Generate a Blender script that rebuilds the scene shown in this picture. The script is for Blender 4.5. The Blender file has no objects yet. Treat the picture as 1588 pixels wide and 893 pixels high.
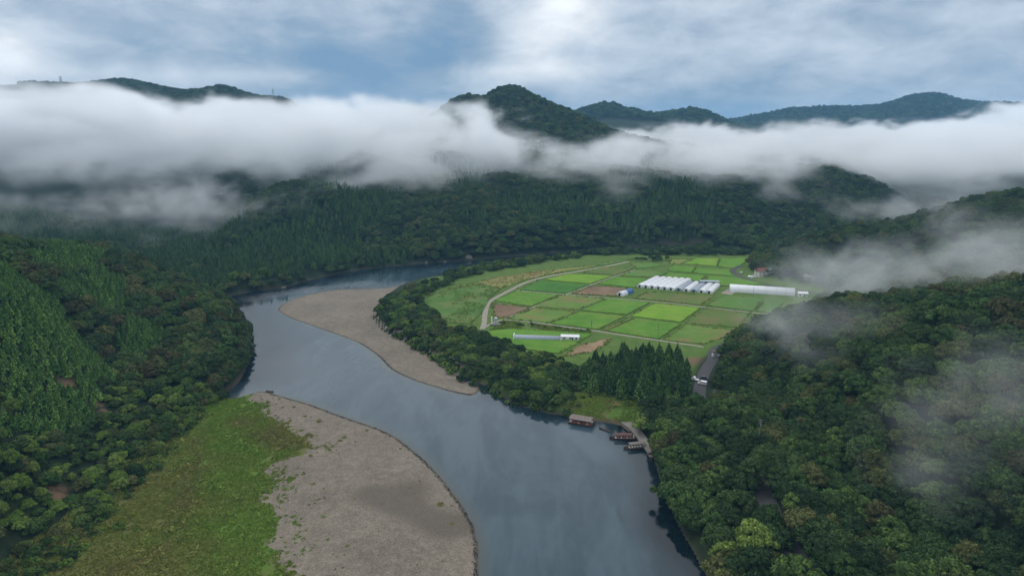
import bpy, bmesh, math, random
import numpy as np
from mathutils import Vector

random.seed(7)
rng = np.random.default_rng(11)
S = bpy.context.scene
COL = S.collection
D2R = math.radians

# ------------------------------------------------------------------ camera
CAM_H = 140.0
FPX, CX, CY = 1060.0, 794.0, 446.5           # focal length and centre in pixels of the 1588 x 893 photograph
PITCH = math.atan((CY - 200.0) / FPX)
cam_data = bpy.data.cameras.new("camera")
cam_data.sensor_width = 36.0
cam_data.lens = 36.0 * FPX / 1588.0
cam_data.clip_start = 1.0
cam_data.clip_end = 30000.0
cam = bpy.data.objects.new("camera", cam_data)
COL.objects.link(cam)
cam.location = (0, 0, CAM_H)
cam.rotation_euler = (math.pi / 2 - PITCH, 0, 0)
S.camera = cam

# ------------------------------------------------------------------ render settings
S.view_settings.view_transform = 'Standard'
S.view_settings.look = 'None'
S.view_settings.exposure = 0.0
S.view_settings.gamma = 1.0
cy = S.cycles
cy.use_denoising = True
try:
    cy.denoiser = 'OPENIMAGEDENOISE'
    cy.denoising_input_passes = 'RGB_ALBEDO_NORMAL'
    cy.denoising_prefilter = 'ACCURATE'
except Exception:
    pass
cy.use_adaptive_sampling = True
cy.adaptive_threshold = 0.01
cy.max_bounces = 10
cy.diffuse_bounces = 2
cy.glossy_bounces = 2
cy.transmission_bounces = 2
cy.volume_bounces = 8
cy.transparent_max_bounces = 8
cy.caustics_reflective = False
cy.caustics_refractive = False
cy.sample_clamp_indirect = 4.0
cy.volume_step_rate = 1.0
cy.volume_max_steps = 256


# ------------------------------------------------------------------ node helpers
class NT:
    """Small wrapper that builds node trees from expressions."""
    def __init__(self, tree):
        self.t = tree
        for n in list(tree.nodes):
            tree.nodes.remove(n)

    def new(self, kind, **kw):
        n = self.t.nodes.new(kind)
        for k, v in kw.items():
            setattr(n, k, v)
        return n

    def put(self, sock, v):
        if isinstance(v, bpy.types.NodeSocket):
            self.t.links.new(v, sock)
        elif v is not None:
            sock.default_value = v

    def m(self, op, a, b=None, c=None, clamp=False):
        n = self.new('ShaderNodeMath', operation=op, use_clamp=clamp)
        self.put(n.inputs[0], a)
        if b is not None:
            self.put(n.inputs[1], b)
        if c is not None:
            self.put(n.inputs[2], c)
        return n.outputs[0]

    def add(self, a, b): return self.m('ADD', a, b)
    def sub(self, a, b): return self.m('SUBTRACT', a, b)
    def mul(self, a, b): return self.m('MULTIPLY', a, b)

    def ramp01(self, v, lo, hi, smooth=True, a=0.0, b=1.0):
        n = self.new('ShaderNodeMapRange', interpolation_type='SMOOTHSTEP' if smooth else 'LINEAR')
        self.put(n.inputs[0], v)
        self.put(n.inputs[1], lo); self.put(n.inputs[2], hi)
        self.put(n.inputs[3], a); self.put(n.inputs[4], b)
        return n.outputs[0]

    def vm(self, op, a, b=None):
        n = self.new('ShaderNodeVectorMath', operation=op)
        self.put(n.inputs[0], a)
        if b is not None:
            self.put(n.inputs[1], b)
        return n.outputs[1] if op in ('LENGTH', 'DOT_PRODUCT', 'DISTANCE') else n.outputs[0]

    def noise(self, vec, scale, detail=3.0, rough=0.5, dim='3D', dist=0.0):
        n = self.new('ShaderNodeTexNoise', noise_dimensions=dim)
        self.put(n.inputs['Vector'], vec)
        n.inputs['Scale'].default_value = scale
        n.inputs['Detail'].default_value = detail
        n.inputs['Roughness'].default_value = rough
        n.inputs['Distortion'].default_value = dist
        return n.outputs[0]

    def mix(self, f, a, b):
        n = self.new('ShaderNodeMix', data_type='RGBA')
        self.put(n.inputs[0], f)
        for s, v in ((n.inputs[6], a), (n.inputs[7], b)):
            self.put(s, (v[0], v[1], v[2], 1.0) if isinstance(v, (tuple, list)) else v)
        return n.outputs[2]

    def mulcol(self, a, b):
        n = self.new('ShaderNodeMix', data_type='RGBA', blend_type='MULTIPLY')
        n.inputs[0].default_value = 1.0
        for s, v in ((n.inputs[6], a), (n.inputs[7], b)):
            self.put(s, (v[0], v[1], v[2], 1.0) if isinstance(v, (tuple, list)) else v)
        return n.outputs[2]

    def ramp(self, f, stops):
        n = self.new('ShaderNodeValToRGB')
        self.put(n.inputs[0], f)
        cr = n.color_ramp
        while len(cr.elements) < len(stops):
            cr.elements.new(0.5)
        for e, (p, c) in zip(cr.elements, stops):
            e.position = p
            e.color = (c[0], c[1], c[2], 1.0)
        return n.outputs[0]

    def sep(self, v):
        n = self.new('ShaderNodeSeparateXYZ')
        self.put(n.inputs[0], v)
        return n.outputs[0], n.outputs[1], n.outputs[2]

    def comb(self, x, y, z):
        n = self.new('ShaderNodeCombineXYZ')
        self.put(n.inputs[0], x); self.put(n.inputs[1], y); self.put(n.inputs[2], z)
        return n.outputs[0]

    def pos(self):
        return self.new('ShaderNodeNewGeometry').outputs['Position']

    def objco(self):
        return self.new('ShaderNodeTexCoord').outputs['Object']

    def attr(self, name):
        return self.new('ShaderNodeAttribute', attribute_name=name).outputs['Fac']

    def rand(self):
        return self.new('ShaderNodeObjectInfo').outputs['Random']

    def bump(self, h, strength=0.5, dist=0.3):
        n = self.new('ShaderNodeBump')
        n.inputs['Strength'].default_value = strength
        n.inputs['Distance'].default_value = dist
        self.put(n.inputs['Height'], h)
        return n.outputs[0]

    def surface(self, color, rough=0.8, spec=0.25, normal=None, metal=0.0, trans=0.0):
        p = self.new('ShaderNodeBsdfPrincipled')
        self.put(p.inputs['Base Color'], (color[0], color[1], color[2], 1.0) if isinstance(color, (tuple, list)) else color)
        self.put(p.inputs['Roughness'], rough)
        p.inputs['Specular IOR Level'].default_value = spec
        p.inputs['Metallic'].default_value = metal
        if normal is not None:
            self.put(p.inputs['Normal'], normal)
        o = self.new('ShaderNodeOutputMaterial')
        self.t.links.new(p.outputs[0], o.inputs['Surface'])
        return p


def mat(name):
    m = bpy.data.materials.new(name)
    m.use_nodes = True
    return m, NT(m.node_tree)


def simple(name, col, rough=0.7, spec=0.3, var=0.12, scale=2.0, metal=0.0):
    """Plain paint or wood with a little wear."""
    m, n = mat(name)
    f = n.noise(n.objco(), scale, 4.0, 0.6)
    lo = tuple(max(0, c * (1 - var * 2.2)) for c in col)
    hi = tuple(min(1, c * (1 + var)) for c in col)
    n.surface(n.mix(f, lo, hi), rough, spec, metal=metal)
    return m


# ------------------------------------------------------------------ world and sun
def px_dir(px, py):
    sp, cp = math.sin(PITCH), math.cos(PITCH)
    a, b = (px - CX) / FPX, (CY - py) / FPX
    return Vector((a, cp + b * sp, -sp + b * cp))


def at(px, py, z=0.0):
    d = px_dir(px, py)
    t = (z - CAM_H) / d.z
    return (d.x * t, d.y * t)


def at_dist(px, py, dist):
    d = px_dir(px, py)
    t = dist / d.y
    return (d.x * t, dist, CAM_H + d.z * t)


SUN_ELEV, SUN_AZ = D2R(48.0), D2R(-35.0)      # azimuth from +Y towards +X
SKY_STRENGTH = 0.1
world = bpy.data.worlds.new("World")
S.world = world
world.use_nodes = True
w = NT(world.node_tree)
sky = w.new('ShaderNodeTexSky', sky_type='NISHITA')
sky.sun_disc = False
sky.sun_elevation = SUN_ELEV
sky.sun_rotation = SUN_AZ
sky.air_density = 1.0
sky.dust_density = 1.5
dirv = w.vm('NORMALIZE', w.new('ShaderNodeTexCoord').outputs['Generated'])
dx, dy, dz = w.sep(dirv)
stretch = w.comb(dx, dy, w.mul(dz, 2.4))
n1 = w.noise(stretch, 5.0, 8.0, 0.56, dist=0.12)
n2 = w.noise(w.vm('ADD', stretch, (3.1, 1.7, 0.4)), 2.1, 4.0, 0.5, dist=0.2)
n3 = w.noise(w.vm('ADD', stretch, (8.1, 4.2, 2.4)), 12.0, 8.0, 0.58, dist=0.3)
cover = w.add(w.mul(n1, 0.55), w.add(w.mul(n2, 0.45), w.mul(w.sub(n3, 0.5), 0.5)))


def sky_spot(px, py, wx, wy, amount):
    """A cloud break or thicker patch of the overcast: gaussian round a direction (half widths in radians)."""
    d = px_dir(px, py).normalized()
    ex = w.m('DIVIDE', w.sub(w.m('ARCTAN2', dx, dy), math.atan2(d.x, d.y)), wx)
    ez = w.m('DIVIDE', w.sub(w.m('ARCSINE', dz), math.asin(d.z)), wy)
    r2 = w.add(w.mul(ex, ex), w.mul(ez, ez))
    return w.mul(w.m('EXPONENT', w.mul(r2, -1.0)), amount)


SPOTS = [(868, 20, 0.055, 0.04, 0.34), (815, 70, 0.05, 0.03, 0.2), (790, 112, 0.10, 0.018, 0.24), (8, 80, 0.05, 0.026, 0.3),
         (190, 116, 0.16, 0.014, 0.2), (420, 118, 0.09, 0.012, 0.1), (560, 108, 0.11, 0.036, -0.26), (690, 62, 0.06, 0.04, -0.18), (460, 84, 0.07, 0.02, -0.12),
         (300, 40, 0.2, 0.05, 0.04), (1060, 120, 0.16, 0.03, 0.0), (1480, 20, 0.12, 0.05, -0.07), (1330, 70, 0.2, 0.045, 0.1),
         (1000, 60, 0.1, 0.05, 0.1), (1180, 140, 0.16, 0.02, -0.07), (1560, 150, 0.1, 0.02, 0.08)]
for s in SPOTS:
    cover = w.add(cover, sky_spot(*s))
cover = w.add(cover, w.mul(w.ramp01(dz, 0.13, 0.45), 0.62))
k = 1.0 / SKY_STRENGTH
cloud = w.ramp(cover, [(0.20, (0.15, 0.28, 0.46)), (0.36, (0.27, 0.38, 0.52)), (0.48, (0.43, 0.52, 0.635)), (0.60, (0.60, 0.68, 0.78)), (0.78, (0.86, 0.90, 0.95)), (1.0, (1.2, 1.24, 1.3))])
cloud = w.vm('SCALE', cloud)
cloud.node.inputs['Scale'].default_value = k
skymix = w.mix(0.9, sky.outputs[0], cloud)
bg = w.new('ShaderNodeBackground')
w.put(bg.inputs[0], skymix)
bg.inputs[1].default_value = SKY_STRENGTH
w.t.links.new(bg.outputs[0], w.new('ShaderNodeOutputWorld').inputs['Surface'])

sun_data = bpy.data.lights.new("sun", 'SUN')
sun_data.energy = 1.1
sun_data.angle = D2R(16.0)
sun_data.color = (1.0, 0.975, 0.935)
sun = bpy.data.objects.new("sun", sun_data)
COL.objects.link(sun)
sdir = Vector((math.sin(SUN_AZ) * math.cos(SUN_ELEV), math.cos(SUN_AZ) * math.cos(SUN_ELEV), math.sin(SUN_ELEV)))
sun.rotation_euler = sdir.to_track_quat('Z', 'Y').to_euler()
sun.location = (0, 0, 400)


# ------------------------------------------------------------------ object helpers
def tag(o, label=None, cat=None, group=None, kind=None):
    if label: o['label'] = label
    if cat: o['category'] = cat
    if group: o['group'] = group
    if kind: o['kind'] = kind
    return o


def link(name, me, parent=None, m=None):
    o = bpy.data.objects.new(name, me)
    COL.objects.link(o)
    if m is not None and len(me.materials) == 0:
        me.materials.append(m)
    if parent is not None:
        o.parent = parent
    return o


def empty(name, loc=(0, 0, 0), rz=0.0):
    o = bpy.data.objects.new(name, None)
    o.empty_display_size = 0.5
    COL.objects.link(o)
    o.location = loc
    o.rotation_euler = (0, 0, rz)
    return o


def copy_tree(o, parent=None):
    c = o.copy()
    COL.objects.link(c)
    if parent is not None:
        c.parent = parent
    for ch in list(o.children):
        copy_tree(ch, c)
    return c


def np_mesh(name, verts, faces, smooth=False):
    """Mesh from numpy: verts (n,3); faces (m,k) of one size, or a list of such arrays."""
    me = bpy.data.meshes.new(name)
    fl = faces if isinstance(faces, list) else [faces]
    fl = [f for f in fl if len(f)]
    me.vertices.add(len(verts))
    me.vertices.foreach_set('co', np.asarray(verts, dtype=np.float32).ravel())
    nl = sum(f.size for f in fl)
    npoly = sum(len(f) for f in fl)
    me.loops.add(nl)
    me.loops.foreach_set('vertex_index', np.concatenate([f.ravel() for f in fl]).astype(np.int32))
    sizes = np.concatenate([np.full(len(f), f.shape[1]) for f in fl])
    starts = np.concatenate([[0], np.cumsum(sizes)[:-1]])
    me.polygons.add(npoly)
    me.polygons.foreach_set('loop_start', starts.astype(np.int32))
    me.polygons.foreach_set('use_smooth', np.full(npoly, smooth))
    me.update(calc_edges=True)
    me.validate()
    return me


class MB:
    """Collects simple solids into one mesh."""
    def __init__(self):
        self.v, self.f = [], []

    def box(self, c, s, rz=0.0, taper=1.0):
        b = len(self.v)
        cs, sn = math.cos(rz), math.sin(rz)
        for dz in (-0.5, 0.5):
            k = taper if dz > 0 else 1.0
            for dx_, dy_ in ((-0.5, -0.5), (0.5, -0.5), (0.5, 0.5), (-0.5, 0.5)):
                x, y = dx_ * s[0] * k, dy_ * s[1] * k
                self.v.append((c[0] + x * cs - y * sn, c[1] + x * sn + y * cs, c[2] + dz * s[2]))
        for q in ((3, 2, 1, 0), (4, 5, 6, 7), (0, 1, 5, 4), (1, 2, 6, 5), (2, 3, 7, 6), (3, 0, 4, 7)):
            self.f.append(tuple(b + i for i in q))
        return self

    def bar(self, p, q, r, n=5, r2=None):
        p, q = Vector(p), Vector(q)
        d = (q - p).normalized()
        a = d.orthogonal().normalized()
        c = d.cross(a)
        b = len(self.v)
        for pt, rr in ((p, r), (q, r if r2 is None else r2)):
            for i in range(n):
                t = 2 * math.pi * i / n
                self.v.append(tuple(pt + a * math.cos(t) * rr + c * math.sin(t) * rr))
        for i in range(n):
            j = (i + 1) % n
            self.f.append((b + i, b + j, b + n + j, b + n + i))
        self.f.append(tuple(b + n - 1 - i for i in range(n)))
        self.f.append(tuple(b + n + i for i in range(n)))
        return self

    def loft(self, rings, closed=True, caps=True):
        """rings: list of equally long point lists."""
        b = len(self.v)
        n = len(rings[0])
        for r in rings:
            self.v.extend(tuple(p) for p in r)
        for i in range(len(rings) - 1):
            for j in range(n if closed else n - 1):
                k = (j + 1) % n
                self.f.append((b + i * n + j, b + i * n + k, b + (i + 1) * n + k, b + (i + 1) * n + j))
        if caps:
            self.f.append(tuple(b + n - 1 - j for j in range(n)))
            self.f.append(tuple(b + (len(rings) - 1) * n + j for j in range(n)))
        return self

    def mesh(self, name, m, smooth=False):
        me = bpy.data.meshes.new(name)
        me.from_pydata(self.v, [], self.f)
        bm = bmesh.new()
        bm.from_mesh(me)
        bmesh.ops.recalc_face_normals(bm, faces=bm.faces)
        bm.to_mesh(me)
        bm.free()
        if smooth:
            me.polygons.foreach_set('use_smooth', [True] * len(me.polygons))
        me.materials.append(m)
        return me

    def build(self, name, m, parent=None, smooth=False):
        return link(name, self.mesh(name, m, smooth), parent)


# ------------------------------------------------------------------ terrain functions
def P(*pts, z=0.0):
    """Points of the map: pixel pairs fall on the plane z; ('w', x, y) are metres."""
    out = []
    for p in pts:
        out.append((p[1], p[2]) if p[0] == 'w' else at(p[0], p[1], p[2] if len(p) > 2 else z))
    return np.array(out)


def smooth_line(pts, n=4, closed=True):
    """Catmull-Rom through the points."""
    q = []
    m = len(pts)
    rngm = range(m if closed else m - 1)
    for i in rngm:
        if closed:
            p0, p1, p2, p3 = pts[(i - 1) % m], pts[i], pts[(i + 1) % m], pts[(i + 2) % m]
        else:
            p0, p1, p2, p3 = pts[max(i - 1, 0)], pts[i], pts[i + 1], pts[min(i + 2, m - 1)]
        for k in range(n):
            t = k / n
            q.append(0.5 * ((2 * p1) + (-p0 + p2) * t + (2 * p0 - 5 * p1 + 4 * p2 - p3) * t * t + (-p0 + 3 * p1 - 3 * p2 + p3) * t ** 3))
    if not closed:
        q.append(pts[-1])
    return np.array(q)


def seg_dist(x, y, pts, closed=False):
    best = np.full(x.shape, 1e18)
    m = len(pts)
    for i in range(m if closed else m - 1):
        ax, ay = pts[i][0], pts[i][1]
        bx, by = pts[(i + 1) % m][0], pts[(i + 1) % m][1]
        ex, ey = bx - ax, by - ay
        l2 = ex * ex + ey * ey + 1e-9
        t = np.clip(((x - ax) * ex + (y - ay) * ey) / l2, 0, 1)
        d2 = (x - ax - t * ex) ** 2 + (y - ay - t * ey) ** 2
        best = np.minimum(best, d2)
    return np.sqrt(best)


def inside(x, y, pts):
    r = np.zeros(x.shape, bool)
    m = len(pts)
    for i in range(m):
        ax, ay = pts[i][0], pts[i][1]
        bx, by = pts[(i + 1) % m][0], pts[(i + 1) % m][1]
        if ay == by:
            continue
        c = ((ay > y) != (by > y)) & (x < (bx - ax) * (y - ay) / (by - ay) + ax)
        r ^= c
    return r


def sdf(x, y, pts):
    d = seg_dist(x, y, pts, True)
    return np.where(inside(x, y, pts), -d, d)


def sstep(a, b, v):
    t = np.clip((v - a) / (b - a), 0, 1)
    return t * t * (3 - 2 * t)


_tab = np.random.default_rng(5).random((256, 256))


def vnoise(x, y):
    xi, yi = np.floor(x).astype(int), np.floor(y).astype(int)
    fx, fy = x - xi, y - yi
    fx, fy = fx * fx * fx * (fx * (fx * 6 - 15) + 10), fy * fy * fy * (fy * (fy * 6 - 15) + 10)
    g = lambda i, j: _tab[i & 255, j & 255]
    return (g(xi, yi) * (1 - fx) + g(xi + 1, yi) * fx) * (1 - fy) + (g(xi, yi + 1) * (1 - fx) + g(xi + 1, yi + 1) * fx) * fy


def fbm(x, y, oct=4, gain=0.5):
    s, a, t = 0, 1.0, 0
    for i in range(oct):
        c, sn = math.cos(0.6 * i + 0.3), math.sin(0.6 * i + 0.3)
        s = s + a * vnoise((x * c - y * sn) * 2 ** i + 17.3 * i, (x * sn + y * c) * 2 ** i + 5.1 * i)
        t += a
        a *= gain
    return s / t - 0.5


RIVER = smooth_line(P(('w', -12, 90), ('w', -11, 150), (738, 893), (733, 820), (700, 765), (655, 713), (600, 672), (540, 650), (480, 628), (420, 611), (395, 608), (365, 617),
                      (345, 612), (362, 595), (385, 560), (388, 530), (378, 500), (350, 480), (340, 464), (390, 452), (440, 446), (480, 434), (560, 418), (640, 410), (720, 404),
                      (800, 397), (880, 391), (1000, 386), (1080, 387), (1080, 391), (1000, 392), (900, 399), (800, 411), (720, 421), (680, 431), (645, 437), (600, 447), (520, 450), (462, 462), (434, 477), (446, 490),
                      (500, 510), (555, 530), (590, 553), (610, 573), (650, 591), (700, 606), (732, 612), (742, 602), (733, 589), (752, 597), (790, 620), (830, 635),
                      (880, 645), (940, 655), (985, 664), (1006, 690), (1018, 720), (1030, 760), (1052, 810), (1080, 860), (1097, 893), ('w', 63, 150), ('w', 64, 90)), 3)
FLAT = P(('w', -120, 90), ('w', -140, 160), (40, 893, 2), (110, 830, 2), (170, 770, 2), (225, 722, 2), (272, 672, 2), (312, 632, 2), (345, 610, 1), (372, 593), (387, 560), (388, 525),
         (376, 498), (350, 480), (340, 464), (390, 450), (440, 444), (480, 432), (560, 416), (640, 408), (720, 402), (800, 395), (880, 389), (960, 386), (1060, 385, 2),
         (1150, 392, 4), (1166, 402, 5), (1158, 414, 5), (1182, 428, 5), (1250, 444, 5), (1310, 456, 5), ('w', 250, 520), ('w', 196, 470), ('w', 148, 428), ('w', 120, 396),
         ('w', 108, 372), ('w', 100, 345), ('w', 80, 326), (1000, 660, 1), (1010, 690), (1020, 720), (1032, 760), (1054, 810), (1082, 860), (1099, 893), ('w', 64, 150), ('w', 65, 90))
LOWBANK = P(('w', -120, 90), (40, 893, 2), (110, 830, 2), (170, 770, 2), (225, 722, 2), (272, 672, 2), (312, 632, 2), (345, 610, 1), (372, 600), (480, 600), (740, 720), (800, 893), ('w', 0, 90))
BAR = P((660, 430), (600, 440), (520, 440), (420, 460), (400, 480), (480, 520), (560, 560), (590, 590), (700, 625), (770, 630), (738, 588), (690, 563), (640, 535), (595, 512), (580, 492), (590, 470), (620, 449), (645, 438))

# silhouettes and slopes of the hills: (px, py, distance, tree height there)
CTRL = [
    # near left hill
    (-250, 340, 330, 6), (-120, 350, 360, 6), (0, 372, 400, 6), (90, 360, 450, 7), (180, 382, 455, 7), (270, 428, 445, 9), (335, 462, 432, 10), (375, 505, 422, 10),
    (0, 438, 300, 5), (90, 490, 325, 5), (170, 545, 345, 6), (60, 620, 265, 5), (-200, 520, 230, 5), (-50, 800, 190, 5), (200, 470, 400, 6),
    # low forest behind the left hill
    (330, 440, 560, 12), (200, 408, 600, 12), (60, 385, 640, 12), (420, 408, 680, 12), (300, 388, 760, 12), (100, 360, 800, 10), (-150, 330, 700, 10), (520, 385, 790, 10),
    # hills rising into the cloud on the left
    (0, 305, 950, 8), (150, 320, 980, 8), (280, 345, 1000, 8), (-200, 270, 1000, 8), (330, 360, 960, 8),
    (0, 147, 1750, 0), (70, 138, 1700, 0), (135, 152, 1750, 0), (190, 128, 2050, 0), (240, 138, 2050, 0), (300, 150, 1750, 0), (345, 140, 1800, 0), (395, 156, 1800, 0), (440, 160, 1850, 0), (500, 200, 1700, 0), (-200, 120, 1900, 0),
    # far hill across the river
    (352, 352, 900, 8), (385, 322, 880, 8), (440, 296, 900, 8), (520, 350, 800, 8), (640, 350, 790, 8), (560, 285, 960, 8), (700, 276, 980, 8), (850, 285, 960, 8), (850, 350, 800, 8),
    (1000, 285, 960, 8), (1000, 345, 810, 8), (1150, 345, 840, 8), (1150, 285, 980, 8), (1280, 284, 1000, 8), (1345, 288, 1000, 8), (1395, 318, 1000, 8), (1420, 345, 960, 8), (1250, 340, 900, 8),
    (640, 215, 1300, 0), (720, 156, 1540, 0), (745, 160, 1500, 0), (780, 139, 1500, 0), (810, 144, 1500, 0), (860, 169, 1480, 0), (905, 188, 1460, 0), (960, 212, 1420, 0), (1050, 232, 1400, 0), (1300, 240, 1500, 0), (1450, 300, 1300, 0), (1600, 250, 1500, 0), (1800, 220, 1500, 0),
    (780, 215, 1250, 0), (560, 230, 1500, 0),
    # farther ridges
    (560, 250, 2600, 0), (860, 190, 2600, 0), (905, 172, 2600, 0), (950, 168, 2600, 0), (1000, 180, 2600, 0), (1040, 180, 2600, 0), (1070, 175, 2600, 0), (1110, 184, 2600, 0), (1155, 204, 2600, 0), (1250, 225, 2600, 0), (1400, 230, 2600, 0), (700, 240, 2100, 0), (900, 240, 1900, 0), (1150, 250, 1900, 0), (1600, 200, 2300, 0),
    (1000, 200, 3700, 0), (1150, 192, 3700, 0), (1220, 179, 3700, 0), (1280, 174, 3700, 0), (1330, 173, 3700, 0), (1380, 164, 3700, 0), (1430, 147, 3700, 0), (1462, 150, 3700, 0), (1500, 160, 3700, 0), (1550, 164, 3700, 0), (1650, 170, 3700, 0),
    (300, 190, 3700, 0), (600, 195, 3700, 0), (0, 180, 3500, 0), (800, 205, 5500, 0), (300, 200, 5500, 0), (1300, 203, 5500, 0), (-300, 200, 5500, 0), (1900, 203, 5500, 0), (800, 206, 9000, 0), (1500, 206, 9000, 0), (100, 206, 9000, 0),
    (1200, 222, 3100, 0), (800, 222, 3100, 0), (1500, 222, 3000, 0), (300, 215, 2700, 0),
    # second hill on the right
    (1190, 385, 705, 9), (1260, 362, 690, 9), (1330, 346, 670, 9), (1400, 334, 650, 9), (1500, 312, 620, 9), (1588, 297, 600, 9), (1750, 270, 580, 9), (1900, 255, 560, 9), (1350, 390, 620, 8), (1480, 380, 560, 8), (1450, 345, 800, 8), (1600, 310, 850, 8), (1250, 375, 820, 8), (1350, 360, 820, 8),
    (1420, 425, 510, 8), (1330, 446, 545, 8), (1588, 420, 450, 8), (1700, 400, 420, 8),
    # near right hill
    (1588, 472, 275, 9), (1500, 478, 292, 9), (1420, 484, 312, 9), (1350, 484, 340, 9), (1290, 466, 370, 9), (1230, 482, 385, 9), (1180, 505, 390, 9), (1130, 545, 382, 9), (1750, 455, 262, 9), (1900, 450, 250, 9),
    (1588, 893, 165, 8), (1400, 800, 205, 8), (1300, 700, 245, 8), (1450, 600, 245, 8), (1250, 600, 300, 8), (1180, 620, 318, 8), (1700, 700, 185, 8),
]
cp, cz = [], []
for (px, py, dist, th) in CTRL:
    x, y, z = at_dist(px, py, dist)
    cp.append((math.atan2(x, y) * 2.2, math.log(math.hypot(x, y)))); cz.append(max(z - th, 2.0))
for (x, y, z) in [(64, 120, 2), (63, 200, 2), (62, 250, 2), (64, 300, 2), (86, 150, 13), (88, 200, 13), (91, 240, 12), (94, 280, 10), (96, 320, 8), (98, 350, 7), (112, 385, 8), (150, 430, 8), (200, 475, 8), (260, 520, 8), (97, 180, 14), (102, 280, 13),
                  (-140, 150, 4), (-160, 220, 8), (-160, 262, 8), (-152, 330, 6), (-150, 370, 8), (-480, 330, 110), (-300, 160, 70), (-220, 100, 50), (280, 120, 95), (200, 90, 65)]:
    cp.append((math.atan2(x, y) * 2.2, math.log(math.hypot(x, y)))); cz.append(z)
cp, cz = np.array(cp), np.array(cz)
_c2 = 0.03 ** 2
_A = np.sqrt(((cp[:, None, :] - cp[None]) ** 2).sum(-1) + _c2)
_one = np.ones((len(cp), 1))
_M = np.block([[_A + 1e-4 * np.eye(len(cp)) * 0, _one], [_one.T, np.zeros((1, 1))]])
_sol = np.linalg.solve(_M, np.concatenate([cz, [0]]))


def envelope(x, y):
    u = np.stack([np.arctan2(x, y) * 2.2, np.log(np.hypot(x, y))], -1)
    out = np.full(x.shape, _sol[-1])
    for i in range(len(cp)):
        out += _sol[i] * np.sqrt((u[..., 0] - cp[i, 0]) ** 2 + (u[..., 1] - cp[i, 1]) ** 2 + _c2)
    return out


ROAD = smooth_line(np.array([('86', 150, 13), ]) if False else np.array([
    (86.0, 130.0, 14.0), (87.0, 190.0, 13.0), (89.5, 215.0, 12.6), (92.5, 240.0, 12.0), (94.0, 285.0, 10.0),
    (*at(1091, 640, 8.0), 8.0), (*at(1084, 615, 7.2), 7.2), (*at(1087, 594, 6.6), 6.6), (*at(1094, 574, 6.2), 6.2), (*at(1106, 556, 6.0), 6.0),
    (128.0, 408.0, 6.0), (158.0, 440.0, 6.0), (206.0, 486.0, 5.6), (250.0, 532.0, 5.6), (*at(1290, 461, 5.5), 5.5), (*at(1240, 450, 5.4), 5.4), (*at(1197, 443, 5.4), 5.4), (*at(1172, 437, 5.4), 5.4), (*at(1150, 429.5, 5.4), 5.4),
    (*at(1138, 422, 5.4), 5.4), (*at(1140, 416, 5.4), 5.4), (*at(1150, 412, 5.4), 5.4)]), 5, False)


def road_blend(x, y):
    best = np.full(x.shape, 1e9)
    zz = np.zeros(x.shape)
    for a, b in zip(ROAD[:-1], ROAD[1:]):
        ex, ey = b[0] - a[0], b[1] - a[1]
        t = np.clip(((x - a[0]) * ex + (y - a[1]) * ey) / (ex * ex + ey * ey + 1e-9), 0, 1)
        d = np.hypot(x - a[0] - t * ex, y - a[1] - t * ey)
        k = d < best
        best = np.where(k, d, best)
        zz = np.where(k, a[2] + t * (b[2] - a[2]), zz)
    return best, zz


def terrain(x, y, full=False):
    x, y = np.asarray(x, float), np.asarray(y, float)
    dr = sdf(x, y, RIVER)
    df = sdf(x, y, FLAT)
    low = np.maximum(sstep(6, -6, sdf(x, y, LOWBANK)), sstep(3, -3, sdf(x, y, BAR)))
    wob = fbm(x / 25, y / 25, 3)
    steep = np.minimum(0.5 * dr, 5.0)
    gentle = np.minimum(0.05 * dr, 1.6) + 0.35 * np.clip(dr / 20, 0, 1) * wob
    bank = np.where(dr > 0, steep * (1 - low) + gentle * low, np.maximum(0.16 * dr, -3.0))
    E = envelope(x, y)
    D = np.hypot(x, y)
    up = np.maximum(df, 0)
    amp = np.clip(up / 70, 0, 1) * np.clip(D / 500, 0.35, 1.0)
    E = E + amp * (fbm(x / 110, y / 110, 4) * np.where(D > 1200, 13, 28) + np.where(D > 1200, fbm(x / 330 + 9, y / 330, 3) * 8, 0) + np.where(D > 2400, fbm(x / 420 + 3, y / 420, 5, .6) * 46, 0))
    lim = bank + 0.95 * up
    E = np.maximum(E, bank + 0.12 * np.minimum(up, 20))
    k = 6.0
    h = np.clip(0.5 + 0.5 * (lim - E) / k, 0, 1)
    z = np.where(df > 0, lim * (1 - h) + E * h - k * h * (1 - h) * np.clip(up / 8, 0, 1), bank)
    rd, rz = road_blend(x, y)
    f = sstep(9.5, 4.8, rd) * (dr > 2)
    z = z * (1 - f) + (rz - 0.12) * f
    if full:
        return z, dr, df, low, rd
    return z


def tz(x, y):
    return float(terrain(np.array([x]), np.array([y]))[0])


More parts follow.
